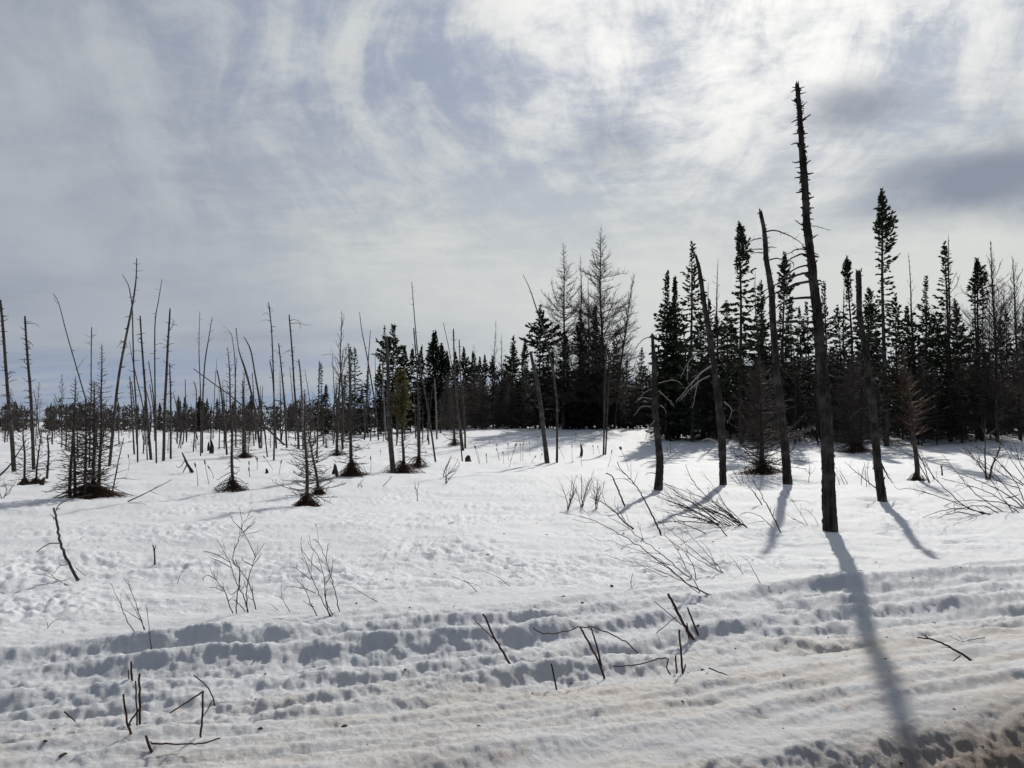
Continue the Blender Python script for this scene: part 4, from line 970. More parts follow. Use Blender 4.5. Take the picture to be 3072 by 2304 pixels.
young('young_larch', 'dense brown larch with spreading black skirt between the leaning and snapped snags', K((1448, 806)), K((1425, -60)), 15, 210, 33, (130, 50, 300), nb=190, dens=1.3, droop=.05, twr=.010)
young('young_larch', 'russet twiggy young larch with bare lower trunk right of the oval melt pit', J((1112, 836)), E((755, 1180)), 14, 150, 34, (40, 24), nb=120, crown0=.32, dens=1.1, droop=-.1, tmat='fern')
young('young_larch', 'left of two skirted young larches behind the tallest snag', J((642, 642)), J((640, -100)), 11, 170, 35, (80, 36, 200), nb=150, dens=1.2, droop=.05, twr=.011)
young('young_larch', 'right of two skirted young larches behind the tallest snag', J((694, 632)), J((700, -140)), 10, 170, 36, (50, 30), nb=150, dens=1.2, droop=.05, twr=.011)
young('young_larch', 'small skirted larch behind the snag with pale drooping branches', K((1020, 545)), K((1015, 120)), 8, 130, 37, (45, 18), nb=110, dens=1.1, droop=.05, twr=.011)
for q, (bx, tx, cw) in enumerate([((410, 1225), (415, 990), 80), ((1160, 1160), (1165, 960), 60), ((485, 1300), (480, 990), 70), ((1100, 1175), (1098, 985), 60), ((30, 1180), (36, 960), 70), ((325, 1190), (318, 965), 70), ((1310, 1175), (1315, 930), 70), ((640, 1180), (648, 960), 70)]):
    young('young_larch', 'thin twiggy sapling behind the left poles, ' + ['nearest the brushy clump', 'lone one before the far treeline, right', 'half hidden behind the brushy clump', 'beside the small leaning pole', 'nearest the left edge', 'between two weathered poles and clump', 'behind the dark paired stumps', 'just right of the brushy clump'][q], A(bx), A(tx), 4, cw * .8, 40 + q, None, nb=45, droop=.1, twr=.011)
for q, (bx, tx, cw) in enumerate([((295, 1075), (290, 640), 55), ((560, 1110), (555, 800), 60), ((1290, 1035), (1290, 800), 80), ((1050, 1060), (1055, 830), 50), ((480, 1060), (485, 820), 60), ((820, 1040), (818, 840), 60)]):
    young('young_larch', f'{ORD[q]} of six twiggy saplings among the middle poles, before the spruce row', B(bx), B(tx), 4, cw * .8, 60 + q, None, nb=50, droop=.1, twr=.011)

# the olive-green tree
def olive_tree():
    b = ground(*B((1055, 1278))); Y = b[1]; t = at(*B((1045, 655)), Y); H = t[2] - b[2]; rs = np.random.RandomState(2)
    k = Y / FPX; root = empty('olive_green_tree', b, 'small olive-green needled tree with brush at its foot, between bare poles', 'tree')
    cw = 62 * k / 2 * 1.25
    tr, cr = bare_tree('young', H * .99, 9 * k / 2, lambda h: cw * (min(1, (1 - h) / .6) ** .7) + .05, 90, 70, twr=.006, crown0=.1, lean=(t[0] - b[0], 0), droop=.15)
    link('trunk', tr, root); link('branches', cr, root)
    g = Geo(); bs = []; tp = []
    for _ in range(150):
        h = 0.42 + 0.57 * rs.rand() ** .8; a = rs.uniform(0, 6.28); L = (cw * .95 * min(1, (1.02 - h) / .33) ** .75 * rs.uniform(.25, 1.2) + .05) * (0.35 if h < .56 and rs.rand() < .6 else 1)
        p = jitter_path(((t[0] - b[0]) * h, 0, h * H), (math.cos(a), math.sin(a), rs.uniform(-.1, .7)), L, 4, .12, (0, 0, .5), rs); g.path(p, .008, .004)
        m = int(6 + L * 26); f = rs.uniform(.25, 1, m) * 3.999; q = f.astype(int); pp = p[q] + (p[q + 1] - p[q]) * (f - q)[:, None]
        bs.append(pp); tp.append(pp + rs.normal(size=(m, 3)) * .07 + (p[-1] - p[-2])[None] * .25 + [[0, 0, .05]])
    bs = np.concatenate(bs); g.leaves(bs, np.concatenate(tp), np.full(len(bs), .022))
    link('crown', g.mesh('crown', M['cedar'], False), root); link('skirt', skirt_mesh(100 * k / 2, 38 * k, 9, 220), root)
olive_tree()

# ---- the dark thicket along the forest edge: saplings set closely
TH = []
for q in range(6):
    H = 5.2; TH.append(bare_tree('thicket', H, 0.035, lambda h: 0.95 * (min(1, (1 - h) / .8) ** .6) + .05, 130, 800 + q, tmat='greytwig' if q % 2 else 'larch', twr=.015, rise=.25, dens=1.4, crown0=.03, droop=.12))
proto = {}
def thicket_tree(X, Y, s, q, label, grp):
    z = hz(X, Y)
    if q not in proto:
        r = empty('thicket_sapling', (X, Y, z), label, 'sapling', grp); r.scale = s
        link('trunk', TH[q][0], r); link('branches', TH[q][1], r); proto[q] = r
    else: copy_thing(proto[q], (X, Y, z), rnd.uniform(0, 6.28), s, label, grp)
n_th = 0
for i in range(280):
    if i < 130: px = rnd.uniform(1330, 2010); Y = rnd.uniform(68, 80) if px < 1700 else rnd.uniform(66, 76)
    else: px = rnd.uniform(1985, 3250); Y = rnd.uniform(44, 60) if px > 2250 else rnd.uniform(50, 66)
    X = (px - 1536) / FPX * Y; s = rnd.uniform(.75, 1.15)
    thicket_tree(X, Y, (s * 1.1, s * 1.1, s * (1.0 if px < 1900 else 1.05)), i % 6, 'slender bare twiggy sapling massed in the dark thicket at the forest edge', 'saplings of the forest-edge thicket')

# half hidden spruces and bare stems filling the right-hand forest
for i in range(46):
    px = rnd.uniform(1990, 3300) if i < 36 else rnd.uniform(1420, 1990); Y = rnd.uniform(52, 66) if px > 2100 else rnd.uniform(70, 80); X = (px - 1536) / FPX * Y
    py = rnd.uniform(880, 1090) if px > 2100 else rnd.uniform(1010, 1110); H = at(px, py, Y)[2] - hz(X, Y); key = ('wall', i % 5)
    if key not in shared: shared[key] = spruce('spruce', 10.0, prof_cone(1.25 + .12 * (i % 5), .75), 700 + i, [(lambda h: 1.2), (lambda h: .8), (lambda h: 1.5), (lambda h: .7), (lambda h: 1.0)][i % 5], 0.08, tuft=0.34, lean=rnd.uniform(-.3, .3))
    tree_at('spruce_tree', *shared[key], X, Y, 'dark spruce half hidden in the forest wall behind the thicket', 'spruce', 'half hidden spruces in the forest wall', (1.0 * rnd.uniform(.8, 1.2), 1.0, H / 10), rnd.uniform(0, 6.28))
THIN = [bare_tree('thin', 9.0, 0.06, lambda h: 1.25 * (min(1, (1 - h) / .6) ** .8) + .05, 60, 900 + q, twr=.0105, rise=.8, dens=.9, crown0=.15, lean=(rnd.uniform(-.4, .4), 0)) for q in range(4)]
for i in range(30):
    px = rnd.uniform(1960, 3250) if i < 24 else rnd.uniform(1350, 1990); Y = rnd.uniform(44, 58) if px > 2100 else rnd.uniform(66, 76); X = (px - 1536) / FPX * Y
    py = rnd.uniform(800, 1020) if px > 2700 else rnd.uniform(930, 1080); H = at(px, py, Y)[2] - hz(X, Y)
    tree_at('bare_tree', *THIN[i % 4], X, Y, 'thin bare tree mingled with the spruces of the forest edge', 'tree', 'thin bare trees mingled with spruces', (.95, .95, H / 9), rnd.uniform(0, 6.28), 'branches')
SAP = [bare_tree('flat_sapling', 4.0, 0.028, lambda h: 0.62 * (min(1, (1 - h) / .8) ** .7) + .05, 60, 950 + q, twr=.0105, rise=.3, dens=1.1, crown0=.04, droop=.1, lean=(rnd.uniform(-.35, .35), 0)) for q in range(5)]
for i in range(70):
    px = rnd.uniform(-150, 1340); Y = rnd.uniform(42, 125); X = (px - 1536) / FPX * Y; sc = rnd.uniform(.4, 1.25)
    tree_at('flat_sapling', *SAP[i % 5], X, Y, 'thin bare twiggy sapling scattered among the far dead poles', 'sapling', 'saplings scattered over the flat', (sc, sc, sc * rnd.uniform(.8, 1.3)), rnd.uniform(0, 6.28), 'branches')

# ---- the wood behind and the far treeline: masses nobody could count
def merged_wood(name, label, spots, seed, fat, nbough):
    rs = np.random.RandomState(seed); V = []; Q = []; n0 = 0
    src = []
    for q in range(3):
        g = Geo(); P = []
        H = 6.0
        g.path([[0, 0, -.3], [0, 0, H * .5], [.1, 0, H]], .05, .015)
        for i in range(nbough):
            h = rs.uniform(.02, .98); a = rs.uniform(0, 6.28); L = 1.6 * (1.02 - h) ** .45 * rs.uniform(.5, 1.1)
            p = jitter_path((0, 0, h * H), (math.cos(a), math.sin(a), rs.uniform(.0, 1.1)), L, 2, .15, rs=rs); g.path(p, fat * 1.1, fat * .7)
            for _ in range(3):
                c = p[1] + (p[2] - p[1]) * rs.rand(); g.path([c, c + rs.normal(size=3) * .4 + [0, 0, .2]], fat * .8, fat * .4)
        g.segs(g.seg); g.seg = []
        src.append((np.concatenate(g.V), np.concatenate(g.Q)))
    for (X, Y, s) in spots:
        v, qd = src[rs.randint(3)]; a = rs.uniform(0, 6.28); ca, sa = math.cos(a), math.sin(a)
        w = np.stack([v[:, 0] * ca - v[:, 1] * sa, v[:, 0] * sa + v[:, 1] * ca, v[:, 2]], 1) * [[s, s, s]] + [[X, Y, hz(X, Y)]]
        V.append(w); Q.append(qd + n0); n0 += len(v)
    o = link(name, mesh_np(name, np.concatenate(V), np.concatenate(Q), None, [M['larch']], False)); o['kind'] = 'stuff'
    tag(o, label, 'wood')
sp = []
for i in range(620):
    Y = rnd.uniform(138, 195); px = rnd.uniform(-600, 1500); sp.append(((px - 1536) / FPX * Y, Y, rnd.uniform(.75, 1.05) * (0.95 + .12 * math.sin(px * .009))))
merged_wood('distant_treeline', 'low dark treeline of bare bushes beyond the flat at far left', sp, 1, .105, 18)
sp = []
for i in range(330):
    px = rnd.uniform(1250, 3500); Y = rnd.uniform(82, 110) if px < 2050 else rnd.uniform(60, 90); sp.append(((px - 1536) / FPX * Y, Y, rnd.uniform(.8, 1.3)))
merged_wood('forest_interior', 'shadowy mass of bare stems deep inside the forest behind the thicket', sp, 2, .060, 24)

# ---- foreground brush: stems digitised foot first; a leading + marks a fork from the stem before
def shrub(name, label, cat, fr, stems, w=4.0, mat='twig', twigs=5, seed=1, group=None, spread=0.15, taper=0.3, part='stem', twl=(0.10, 0.26)):
    rs = np.random.RandomState(seed)
    root = None; Y = None; base = None
    for txt in stems:
        fork = txt.startswith('+'); ww = w
        if ':' in txt: txt, ws = txt.split(':'); ww = float(ws)
        px = fr.line(txt.lstrip('+'))
        if not fork:
            b = ground(*px[0]); Y = b[1]
            if root is None: root = empty(name, b, label, cat, group); base = b
        k = Y / FPX / 2; dz = rs.uniform(-spread, spread)
        P = np.array([at(p[0], p[1], Y + dz * i / max(1, len(px) - 1)) for i, p in enumerate(px)])
        if not fork:
            P[0] = b; d = P[1] - P[0]; d /= np.linalg.norm(d); P = np.vstack([P[0] - d * 0.12, P])
        P = P - base
        C_ = catmull(P, max(8, 5 * len(px))); L = np.linalg.norm(np.diff(C_, axis=0), axis=1).sum()
        C_[2:] += rs.normal(size=(len(C_) - 2, 3)) * min(0.006, L * .004)
        wk = max(0.0030, ww / fr.k * k * (1.0 if mat in ('cut', 'snag') else 1.35))
        if fork: wk *= 0.65
        rad = np.linspace(wk, max(0.0014, wk * taper), len(C_))
        g = Geo(); tube(g, C_, rad, 6, 0.08, seed)
        for _ in range(twigs if not fork else max(0, twigs - 3)):
            q = rs.randint(len(C_) // 3, len(C_) - 1); d = C_[q + 1 if q + 1 < len(C_) else q] - C_[q - 1]; d /= np.linalg.norm(d) + 1e-9
            P2 = jitter_path(C_[q], d + rs.normal(size=3) * 0.45, L * rs.uniform(*twl), 4, 0.12, (0, 0, .15), rs)
            g.path(P2, rad[q] * .7, 0.0017)
            g.path(jitter_path(P2[2], P2[3] - P2[2] + rs.normal(size=3) * .3 * L * .05, L * .06, 2, .2, rs=rs), rad[q] * .4, .001)
        link('branch' if fork else part, g.mesh(part, M[mat]), root)
    return root
shrub('bare_shrub', 'larger bare shrub of forked dark stems, left of two beside the ruts', 'shrub', F,
      ['1355,727 1310,630 1260,560 1215,480', '1375,730 1388,600 1398,500 1355,440 1390,320 1410,240 1395,140', '1447,735 1420,660 1370,560 1340,460 1300,390 1270,340', '1440,720 1440,600 1470,480 1490,430 1540,350',
       '+1490,430 1450,340 1410,260 1440,200 1465,150', '+1340,460 1250,410 1180,398', '+1345,490 1270,450 1215,430', '1490,713 1455,590 1390,490 1370,440', '+1410,270 1360,220 1345,185', '+1410,290 1450,255 1490,225', '+1400,600 1350,650 1325,615', '+1300,630 1260,610 1220,605', '+1260,560 1210,535 1180,560', '1430,715 1390,700 1350,670', '+1470,480 1420,450 1410,420'], 5.5, seed=3)
shrub('bare_shrub', 'bare shrub of splayed dark stems, right of two beside the ruts', 'shrub', F,
      ['1930,780 1870,670 1830,580 1790,480 1750,370', '1920,780 1895,650 1890,550 1850,420 1810,370', '1978,760 1945,600 1900,450 1860,350 1825,328', '+1840,640 1760,610 1665,600', '+1810,560 1730,500 1690,470', '1850,780 1810,700 1780,620 1725,555', '+1895,590 1930,530 1940,430', '+1900,450 1905,400 1912,350', '+1880,520 1820,470 1755,380', '+1830,720 1790,700 1765,685', '1940,775 1905,700 1890,640'], 5, seed=4)
shrub('twig_sprout', 'small forked sprout between the two bare shrubs', 'sprout', F, ['1690,740 1640,670 1600,655', '+1640,670 1640,630 1640,595', '1620,730 1590,715 1570,705'], 3.5, twigs=1, seed=5)
shrub('bare_shrub', 'thin leaning bare shrub above the cut stakes on the left', 'shrub', F, ['805,922 740,800 690,680 645,580', '850,872 800,720 760,620 725,555', '+845,850 790,740 720,625', '+825,800 760,760 685,712', '882,972 870,850 850,705'], 5, twigs=2, seed=6)
shrub('crooked_stick', 'crooked dead stick with side arm and hooked top standing in snow at left', 'stick', F, ['455,528 400,460 355,350 330,220 315,140:15', '+350,348 280,355 210,402:8', '+325,150 360,115 420,90 545,65:7', '+322,165 335,150 350,150:8', '+440,490 470,515 500,540:5', '+395,475 345,485 318,525:4'], 14, mat='pole', twigs=1, seed=7, taper=.6, part='stick')
shrub('fallen_twig', 'fine fallen twigs on snow left of the crooked stick', 'twig', F, ['365,552 300,545 220,528', '330,545 280,515 240,503'], 3, twigs=1, seed=8)
shrub('forked_stub', 'tiny forked stub upright in open snow left of the large shrub', 'stub', F, ['903,458 900,400 892,360:9', '+900,400 904,380 908,358:7'], 9, mat='pole', twigs=0, seed=9, taper=.6)
shrub('fallen_twig', 'short curved twig lying left of the large shrub', 'twig', F, ['1035,550 1055,525 1080,507'], 3, twigs=1, seed=10)
shrub('fallen_twig', 'short twig lying in snow near the left edge', 'twig', F, ['275,822 310,805 352,788'], 3, twigs=1, seed=11)
# cut and broken stakes beside the ruts
STK = [
 (F, ['768,1220 766,1130 765,1040:15'], 'dark splintered stake, rearmost of the left stake group'), (F, ['760,1200 752,1150 748,1088:9'], 'thin short stake touching the rearmost stake'),
 (F, ['800,1422 795,1300 790,1150:11'], 'thinner of two tall upright stakes side by side at left'), (F, ['815,1422 815,1280 812,1110:17'], 'thicker tall upright stake at left with split top'),
 (F, ['760,1525 742,1400 718,1228:15'], 'leaning reddish stake, leftmost in the photo'), (F, ['762,1440 755,1395 790,1345 825,1300:13'], 'short bent stake between the leftmost and the thicker stake'),
 (F, ['1168,1502 1178,1350 1185,1210:14', '+1185,1212 1090,1275 990,1338:15', '+1180,1362 1215,1310 1245,1250:8'], 'upright stake with its top snapped over to the left'), (F, ['1262,1295 1230,1220 1185,1165 1128,1117:9'], 'thin dark stem leaning left behind the snapped stake'),
 (F, ['885,1592 868,1530 850,1470:19', '+880,1516 1050,1520 1180,1515 1285,1485:16'], 'lowest stub with a long horizontal arm pointing right'),
 (G, ['1085,627 1020,510 965,420 908,285:15', '+965,432 900,370 850,320:9'], 'tall slanting stake with thin side shoot in the middle foreground'), (G, ['1350,740 1332,660 1315,585:12'], 'short lone stake right of the slanting stake'),
 (G, ['1637,670 1590,550 1490,365:14', '+1618,600 1590,480 1555,370:18'], 'forked pair of reddish stakes forming a narrow vee'), (G, ['1867,572 1790,470 1650,395 1520,360 1400,390 1280,405 1200,370:8'], 'long thin stem arching left over the narrow vee stakes'),
 (G, ['2040,632 2012,605 2010,550 1830,590 1685,605:9'], 'thin stem bent flat to the left at knee height'), (G, ['2072,640 2068,590 2065,535:12'], 'short stake left of the paired stakes at right'), (G, ['2107,648 2098,520 2087,380:14', '+2108,640 2118,620 2125,590:16'], 'thin upright stake with pale split foot at right'),
 (G, ['2170,455 2105,330 2060,240 2020,165:20', '+2150,450 2140,390 2132,338:16', '+2100,350 2010,270 1935,210:9', '+1950,400 2010,350 2070,300:8'], 'thick dark split stake with crossing side shoots at right'), (G, ['2200,442 2165,320 2135,245:13'], 'tapered stake directly right of the thick split one'),
]
for i, (fr, st, lab) in enumerate(STK):
    shrub('broken_stake', lab, 'stake', fr, st, 12, mat='cut', twigs=0, seed=20 + i, group='broken stems standing beside the ruts', taper=.75, spread=.05)
shrub('fallen_twig', 'forked twig lying on clean snow in the centre', 'twig', G, ['865,162 820,105 770,80 710,55', '+800,92 850,105 895,120'], 3.5, twigs=1, seed=50)
shrub('fallen_twig', 'curved twig rising from snow right of centre above the ruts', 'twig', G, ['1065,118 1000,70 910,28'], 3, twigs=1, seed=51)
shrub('fallen_twig', 'curved twig right of the splayed shrub', 'twig', G, ['262,230 190,170 120,125'], 3, twigs=1, seed=52)
shrub('fallen_branch', 'dark forked fallen branch on packed snow at right', 'branch', Hh, ['1890,588 1760,500 1640,450 1550,440:13', '+1820,550 1790,572 1765,590:9', '+1640,450 1605,435 1575,418:8', '+1760,505 1725,498 1700,498:5'], 12, twigs=1, seed=53, taper=.45)
shrub('fallen_twig', 'fine twig behind the dark forked branch at right', 'twig', Hh, ['1888,497 1820,460 1745,425'], 4, twigs=1, seed=54)
shrub('fallen_stick', 'short dark stick lying flat on the packed snow', 'stick', Hh, ['355,686 420,690 485,692'], 7, twigs=0, seed=55)
shrub('fallen_stick', 'bent dark twig lying on stained snow at lower left', 'stick', F, ['440,1428 500,1435 540,1450'], 6, twigs=1, seed=56)
# bent brush on the right
shrub('bent_brush', 'front cluster of long thin stems bent over to the left above the ruts', 'brush', I,
      ['1165,1243 1000,1110 880,1010 740,900 540,760 430,690 240,590 110,550:9', '+1100,1190 950,1080 800,1020 650,960 450,910 275,850', '1025,1055 900,960 760,840 620,740 500,640 380,570 250,515:7', '+1120,1210 1000,1120 860,1070 700,1000 560,930 400,900', '+980,1100 800,930 660,860 470,800 380,755 290,755 185,708', '1110,1190 1060,1080 1000,1000 930,850 860,750 800,690', '1075,1060 1050,960 960,830 880,760', '+1000,1110 870,1050 690,960', '+740,900 600,850 470,865', '+900,960 760,935 560,905'], 6, twigs=4, seed=60, spread=.35)
shrub('bent_brush', 'second bent cluster of thin stems behind the front one', 'brush', I,
      ['1292,1017 1150,910 1050,830 950,740 850,660 760,590 640,480', '1302,1010 1200,900 1120,810 1000,690 900,640', '1285,1020 1080,900 900,780 800,700', '+1160,1010 1060,960 960,920 880,850', '+1240,970 1180,830 1100,740'], 5, twigs=3, seed=61, spread=.35)
shrub('leaning_sapling', 'long straight dark sapling leaning left over the bent brush', 'sapling', I, ['790,697 740,600 690,500 640,410 560,280 445,150 420,100:12'], 11, twigs=5, seed=62, spread=.2)
shrub('leaning_sapling', 'dark crooked sapling leaning left low over the snow', 'sapling', I, ['557,660 480,600 400,510 300,440 190,390:11', '+490,595 450,530 400,450 405,380:6'], 11, twigs=5, seed=63)
shrub('dead_stick', 'stout dead stick with broken hooked top left of the stout curved snag', 'stick', I, ['485,472 440,360 400,270 375,215 325,190:16'], 15, mat='snag', twigs=2, seed=64, taper=.5, twl=(.03, .08))
heap = ['1490,636 1350,530 1220,430 1100,330 1020,210 990,120:8', '1470,622 1300,500 1180,420 1060,370 900,310 840,290:7', '1400,627 1250,540 1050,480 900,440 750,370', '1340,627 1200,570 1050,500 880,400 700,330', '1332,706 1230,610 1100,560 940,470 820,340:7', '1260,612 1080,600 930,590 780,600 640,620 530,640:7', '1150,692 1060,650 940,600 820,580', '1440,622 1330,480 1230,320 1160,230', '1495,634 1400,540 1300,450 1250,380']
_r = random.Random(3)
for i in range(14):
    bx = _r.uniform(1180, 1480); by = _r.uniform(608, 634); L = _r.uniform(300, 560); s_ = _r.uniform(.25, .75)
    heap.append(' '.join(f'{bx - L * f:.0f},{by - L * s_ * f * (1.15 - .25 * f) + _r.uniform(-8, 8):.0f}' for f in (0, .3, .6, 1)))
shrub('brush_heap', 'large tangled heap of dark bent stems in front of the leaning snag', 'brush', I, heap, 6, twigs=6, seed=65, spread=.5)
shrub('leaning_sapling', 'pair of straight thin stems leaning left between the snapped and tallest snags', 'sapling', I, ['1782,677 1700,530 1640,420 1580,310 1530,230:9', '1622,457 1550,350 1480,270:8', '+1700,530 1620,450 1540,330:5'], 8, twigs=4, seed=66)
shrub('arched_twig', 'arched thin branch left of the leaning pair of stems', 'twig', I, ['1705,642 1620,560 1530,520 1470,520 1420,548', '+1640,590 1560,600 1490,620'], 5, twigs=2, seed=67)
shrub('thin_shoot', 'single thin shoot rising right above the ruts, right of the bent brush', 'shoot', I, ['1605,1097 1560,1020 1500,920 1430,868'], 5, twigs=1, seed=68)
shrub('thin_shoot', 'thin leaning shoot just left of the single right-hand shoot', 'shoot', I, ['1460,1017 1400,930 1330,855'], 4, twigs=1, seed=69)
shrub('thin_shoot', 'fine budded shoots just left of the tallest snag foot', 'shoot', I, ['1995,612 1940,520 1860,400 1810,300', '2085,612 2040,540 1960,480', '1965,612 1850,550 1770,500', '+1940,540 1945,480 1938,440'], 3.5, twigs=4, seed=70)
rshr = ['1660,1110 1500,1050 1380,960 1250,830 1150,700 1080,610:7', '1605,1102 1300,970 1050,905 980,915 940,880', '1906,1047 1750,930 1560,840 1400,780 1290,760:7', '1906,1032 1780,900 1650,760 1500,660 1400,600', '1870,1072 1700,960 1500,880 1300,830', '1830,1080 1700,900 1640,800', '1650,1105 1450,1050 1250,1080 1120,1132', '1700,1100 1600,1030 1400,1060 1230,1135', '1890,1050 1700,1000 1400,1000 1180,1110', '1906,1000 1840,850 1700,690 1600,610', '1750,1075 1560,950 1420,800 1300,640', '1560,1108 1400,1080 1250,1130']
shrub('bent_brush', 'wide sprawling bent brush of long dark stems at the right edge', 'brush', J, rshr, 6, twigs=6, seed=71, spread=.5)
shrub('bent_brush', 'bent stems behind, crossing left before the russet larch', 'brush', J, ['1210,852 1150,700 1080,600 960,560 870,530', '1240,830 1180,720 1100,640', '1200,850 1080,660 930,650'], 6, twigs=5, seed=72, spread=.3)
shrub('bent_brush', 'upper bent brush at the right edge behind the sprawling one', 'brush', J, ['1906,872 1800,790 1700,690 1560,600 1450,560', '1906,820 1820,700 1760,600 1700,540', '1900,880 1750,800 1600,700 1480,650', '1906,760 1850,660 1800,580', '1880,900 1700,840 1560,720 1480,600'], 5, twigs=7, seed=73, spread=.4)
shrub('bare_shrub', 'small multi-stemmed birch shrub with pale leaning stem near the right edge', 'shrub', J, ['1625,830 1618,700 1620,560 1605,460:11', '1650,830 1670,740 1720,620 1745,520:13', '1640,830 1600,760 1540,680 1480,600', '+1660,760 1690,700 1780,640', '+1620,760 1580,700 1560,620'], 8, mat='greytwig', twigs=9, seed=74, twl=(.15, .4))
shrub('fallen_stick', 'dark stick lying across the sprawling brush at right', 'stick', J, ['1780,976 1830,962 1876,945'], 9, twigs=0, seed=75)
for i, (bx, by, h, wd, lab) in enumerate([(15, 1056, 190, 90, 'left'), (112, 1042, 240, 110, 'middle'), (215, 1052, 200, 120, 'right')]):
    _r = random.Random(90 + i); st = []
    for j in range(5):
        dx = _r.uniform(-wd, wd); st.append(f'{bx + _r.uniform(-8, 8):.0f},{by + _r.uniform(-3, 3):.0f} {bx + dx * .3:.0f},{by - h * .35:.0f} {bx + dx * .7:.0f},{by - h * .7:.0f} {bx + dx:.0f},{by - h * _r.uniform(.8, 1.1):.0f}')
    shrub('bare_shrub', f'{lab} one of three small grey shrubs in a row in the middle clearing', 'shrub', K, st, 5, mat='greytwig', twigs=7, seed=90 + i, group='small grey shrubs in the clearing', twl=(.15, .4))
for i, (fr, st, lab) in enumerate([
    (C, ['60,1650 80,1580 120,1500', '65,1650 110,1610 155,1570', '62,1650 70,1600 85,1560', '+100,1620 150,1590 165,1540'], 'small spindly shrub below the spruce row'),
    (B, ['1145,1440 1142,1400 1125,1370', '+1142,1400 1150,1370 1155,1345', '+1138,1390 1132,1360 1130,1345'], 'tiny forked sapling alone in the open snow'),
    (B, ['1325,1345 1330,1300 1370,1250 1400,1200', '1320,1345 1325,1270 1345,1210', '1325,1345 1350,1310 1390,1270'], 'spindly shrub of few twigs right of the whip-like pole'),
    (A, ['20,1520 40,1470 20,1400', '10,1520 -10,1450 10,1380', '30,1500 80,1450 100,1420', '25,1510 60,1490 75,1440'], 'scrubby twigs at the left edge'),
    (A, ['720,1400 728,1350 722,1310', '700,1420 760,1400 850,1410'], 'sparse twigs right of the brushy clump foot'),
    (J, ['310,850 318,780 312,680', '+315,800 350,770 360,740', '+315,790 290,770 275,760'], 'fine upright sprig between the snapped and tallest snags'),
    (J, ['540,870 520,810 500,770', '600,858 560,800 510,745', '575,860 545,810 515,770'], 'few thin shoots right behind the tallest snag'),
    (J, ['740,880 735,800 720,700', '700,870 705,800 730,720', '760,870 745,780 760,690'], 'fine pale shoots left of the oval melt pit'),
    (K, ['480,1640 475,1600 490,1540', '1,1 1,1'][:1] , 'single weed stalk in front of the brush heap'),
    (K, ['760,670 770,620 765,560', '755,670 745,630 750,600'], 'small weed sprig right of the stout curved snag'),
    (J, ['1300,800 1298,770 1290,722:12', ], 'thin broken stub behind the sprawling brush'),
    (J, ['1870,700 1850,620 1830,560', '1880,705 1890,640 1900,580', '1860,705 1820,650 1790,600', '1890,708 1906,650 1920,600'], 'dense dark shrub against the right edge'),
    (K, ['1290,880 1250,800 1200,740', '1310,870 1290,780 1260,700', '1350,850 1330,780 1310,690', '1270,870 1230,830 1190,800', '1390,830 1400,760 1420,700'], 'brown brush tangle left of the black-skirted larch'),
    (B, ['800,1370 790,1350 778,1365', '775,1370 790,1345 805,1325', ], 'few grass twigs below the cone-skirted larch'),
    (B, ['930,1365 960,1335 985,1310', ], 'short twig lying below the olive-green tree'),
]):
    shrub('bare_shrub' if len(st) > 2 else 'twig_sprig', lab, 'shrub' if len(st) > 2 else 'sprig', fr, st, 4, mat='greytwig' if fr is not J else 'twig', twigs=5, seed=120 + i, twl=(.12, .35))

# ---- cattails
CT = [(C, 290, 1560, 258, 1445), (C, 335, 1558, 328, 1490), (C, 437, 1560, 432, 1478), (C, 470, 1580, 515, 1430), (C, 541, 1550, 540, 1430), (C, 556, 1550, 558, 1428), (C, 600, 1500, 598, 1420), (C, 865, 1550, 862, 1440), (C, 885, 1412, 884, 1365),
      (C, 1218, 1590, 1160, 1450), (C, 410, 1526, 393, 1432), (C, 467, 1530, 465, 1430), (C, 665, 1540, 680, 1490), (C, 995, 1492, 992, 1440), (C, 926, 1570, 922, 1505), (C, 645, 1470, 652, 1385), (C, 555, 1470, 566, 1400), (C, 350, 1440, 347, 1410), (C, 1040, 1500, 1020, 1445), (C, 610, 1555, 640, 1505), (C, 815, 1515, 780, 1450), (C, 1085, 1570, 1112, 1470), (C, 690, 1480, 668, 1465), (C, 480, 1535, 520, 1430),
      (A, 1231, 1457, 1211, 1300), (A, 1300, 1441, 1272, 1284), (A, 799, 1359, 797, 1250), (B, 100, 1310, 97, 1208), (B, 850, 1300, 853, 1178), (B, 1530, 1228, 1500, 1110), (B, 1577, 1226, 1573, 1162), (B, 1655, 1200, 1634, 1128), (B, 1196, 1180, 1198, 1144), (B, 915, 1176, 913, 1138), (B, 285, 1300, 300, 1200), (B, 148, 1275, 150, 1185), (B, 245, 1270, 185, 1175), (A, 1330, 1400, 1290, 1320), (A, 1555, 1400, 1545, 1330), (A, 1600, 1360, 1590, 1260)]
CT.sort(key=lambda c: c[0](c[1:3])[0])
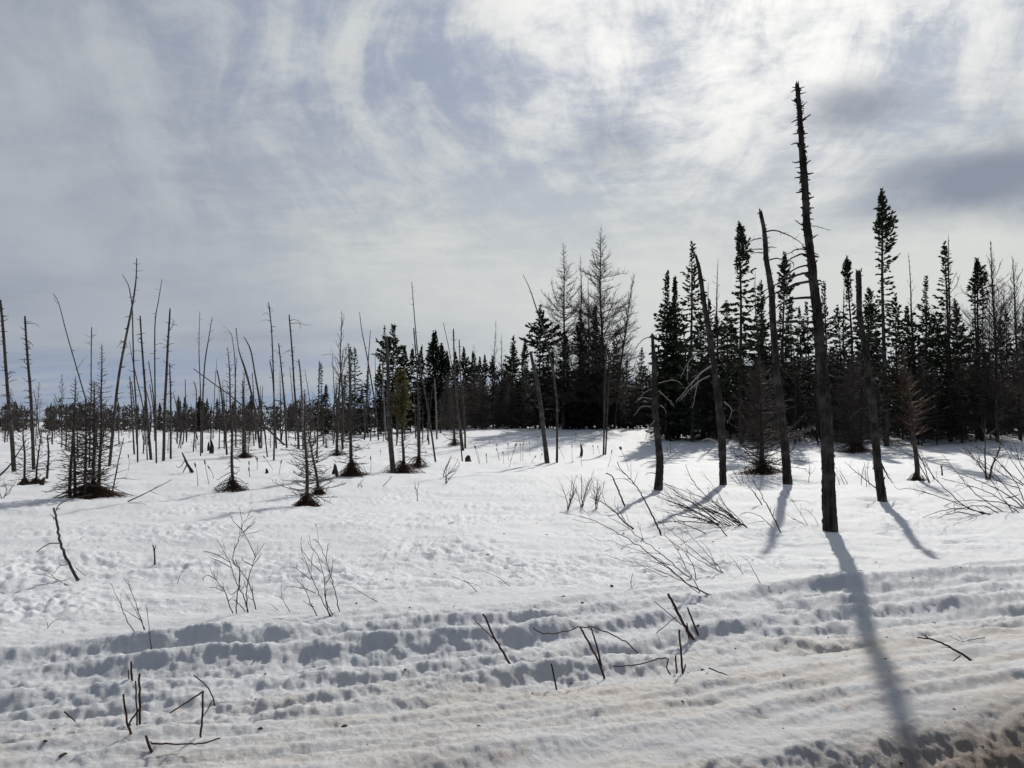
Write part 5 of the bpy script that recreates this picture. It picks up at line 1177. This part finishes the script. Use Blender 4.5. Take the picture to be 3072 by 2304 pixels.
for i, (fr, x0, y0, x1, y1) in enumerate(CT):
    b = ground(*fr((x0, y0))); q = at(*fr((x1, y1)), b[1]) - b; rs = np.random.RandomState(i); L = np.linalg.norm(q)
    root = empty('cattail', b, f'dry cattail stalk with brown head, {nth(i)} cattail counted from the left', 'cattail', 'dry cattails standing in the snow')
    P = catmull([-q * .15, np.zeros(3), q * .5 + rs.normal(size=3) * [.02, .02, 0], q], 9); g = Geo(); tube(g, P, np.linspace(.009, .006, 9), 5)
    link('stalk', g.mesh('stalk', M['straw']), root)
    d = (P[-1] - P[-2]); d /= np.linalg.norm(d); hl = 0.15; rr = .021 if (x0, y0) != (1218, 1590) else .05
    g = Geo(); H_ = np.array([q - d * hl * (1 - f) for f in np.linspace(0, 1, 7)]); tube(g, H_, rr * np.array([.3, .85, 1, 1.05, 1, .8, .25]), 8, .12, i)
    link('seed_head', g.mesh('seed_head', M['cattail']), root)

# ---- bark crumbs and needles strewn over the snow
def crumbs():
    rs = np.random.RandomState(4); n = 1100
    s = rs.uniform(-4, 8, n); t = np.where(rs.rand(n) < .35, rs.uniform(2.3, 5.2, n), rs.uniform(5, 14, n)); grit = np.arange(n) > 420
    s = np.where(grit, rs.uniform(1.5, 6, n), s); t = np.where(grit, rs.uniform(2.2, 3.1, n), t)
    x = s * math.cos(RD) - t * math.sin(RD); y = s * math.sin(RD) + t * math.cos(RD); z = height(x, y)
    sz = (rs.gamma(1.5, .0024, n) + .0012) * np.where(grit, .75, 1); V = []; Q = []
    for i in range(n):
        a = rs.uniform(0, 6.28); e = rs.uniform(.6, 2.6); c, q = math.cos(a), math.sin(a); w = sz[i]
        bx = np.array([[-e, -1, -.4], [e, -1, -.4], [e * .8, 1, -.3], [-e * 1.1, .8, -.4], [-e * .7, -.6, .6], [e * .7, -.7, .5], [e * .5, .7, .7], [-e * .6, .6, .5]]) * w
        V.append(np.stack([bx[:, 0] * c - bx[:, 1] * q + x[i], bx[:, 0] * q + bx[:, 1] * c + y[i], bx[:, 2] + z[i] + .002], 1))
        Q.append(np.array([[0, 3, 2, 1], [4, 5, 6, 7], [0, 1, 5, 4], [1, 2, 6, 5], [2, 3, 7, 6], [3, 0, 4, 7]]) + 8 * i)
    o = link('bark_crumbs', mesh_np('bark_crumbs', np.concatenate(V), np.concatenate(Q), None, [M['dirt']], False)); o['kind'] = 'stuff'
    tag(o, 'dark bark crumbs and needles strewn over the dirty snow by the road', 'debris')
crumbs()
build_ground()
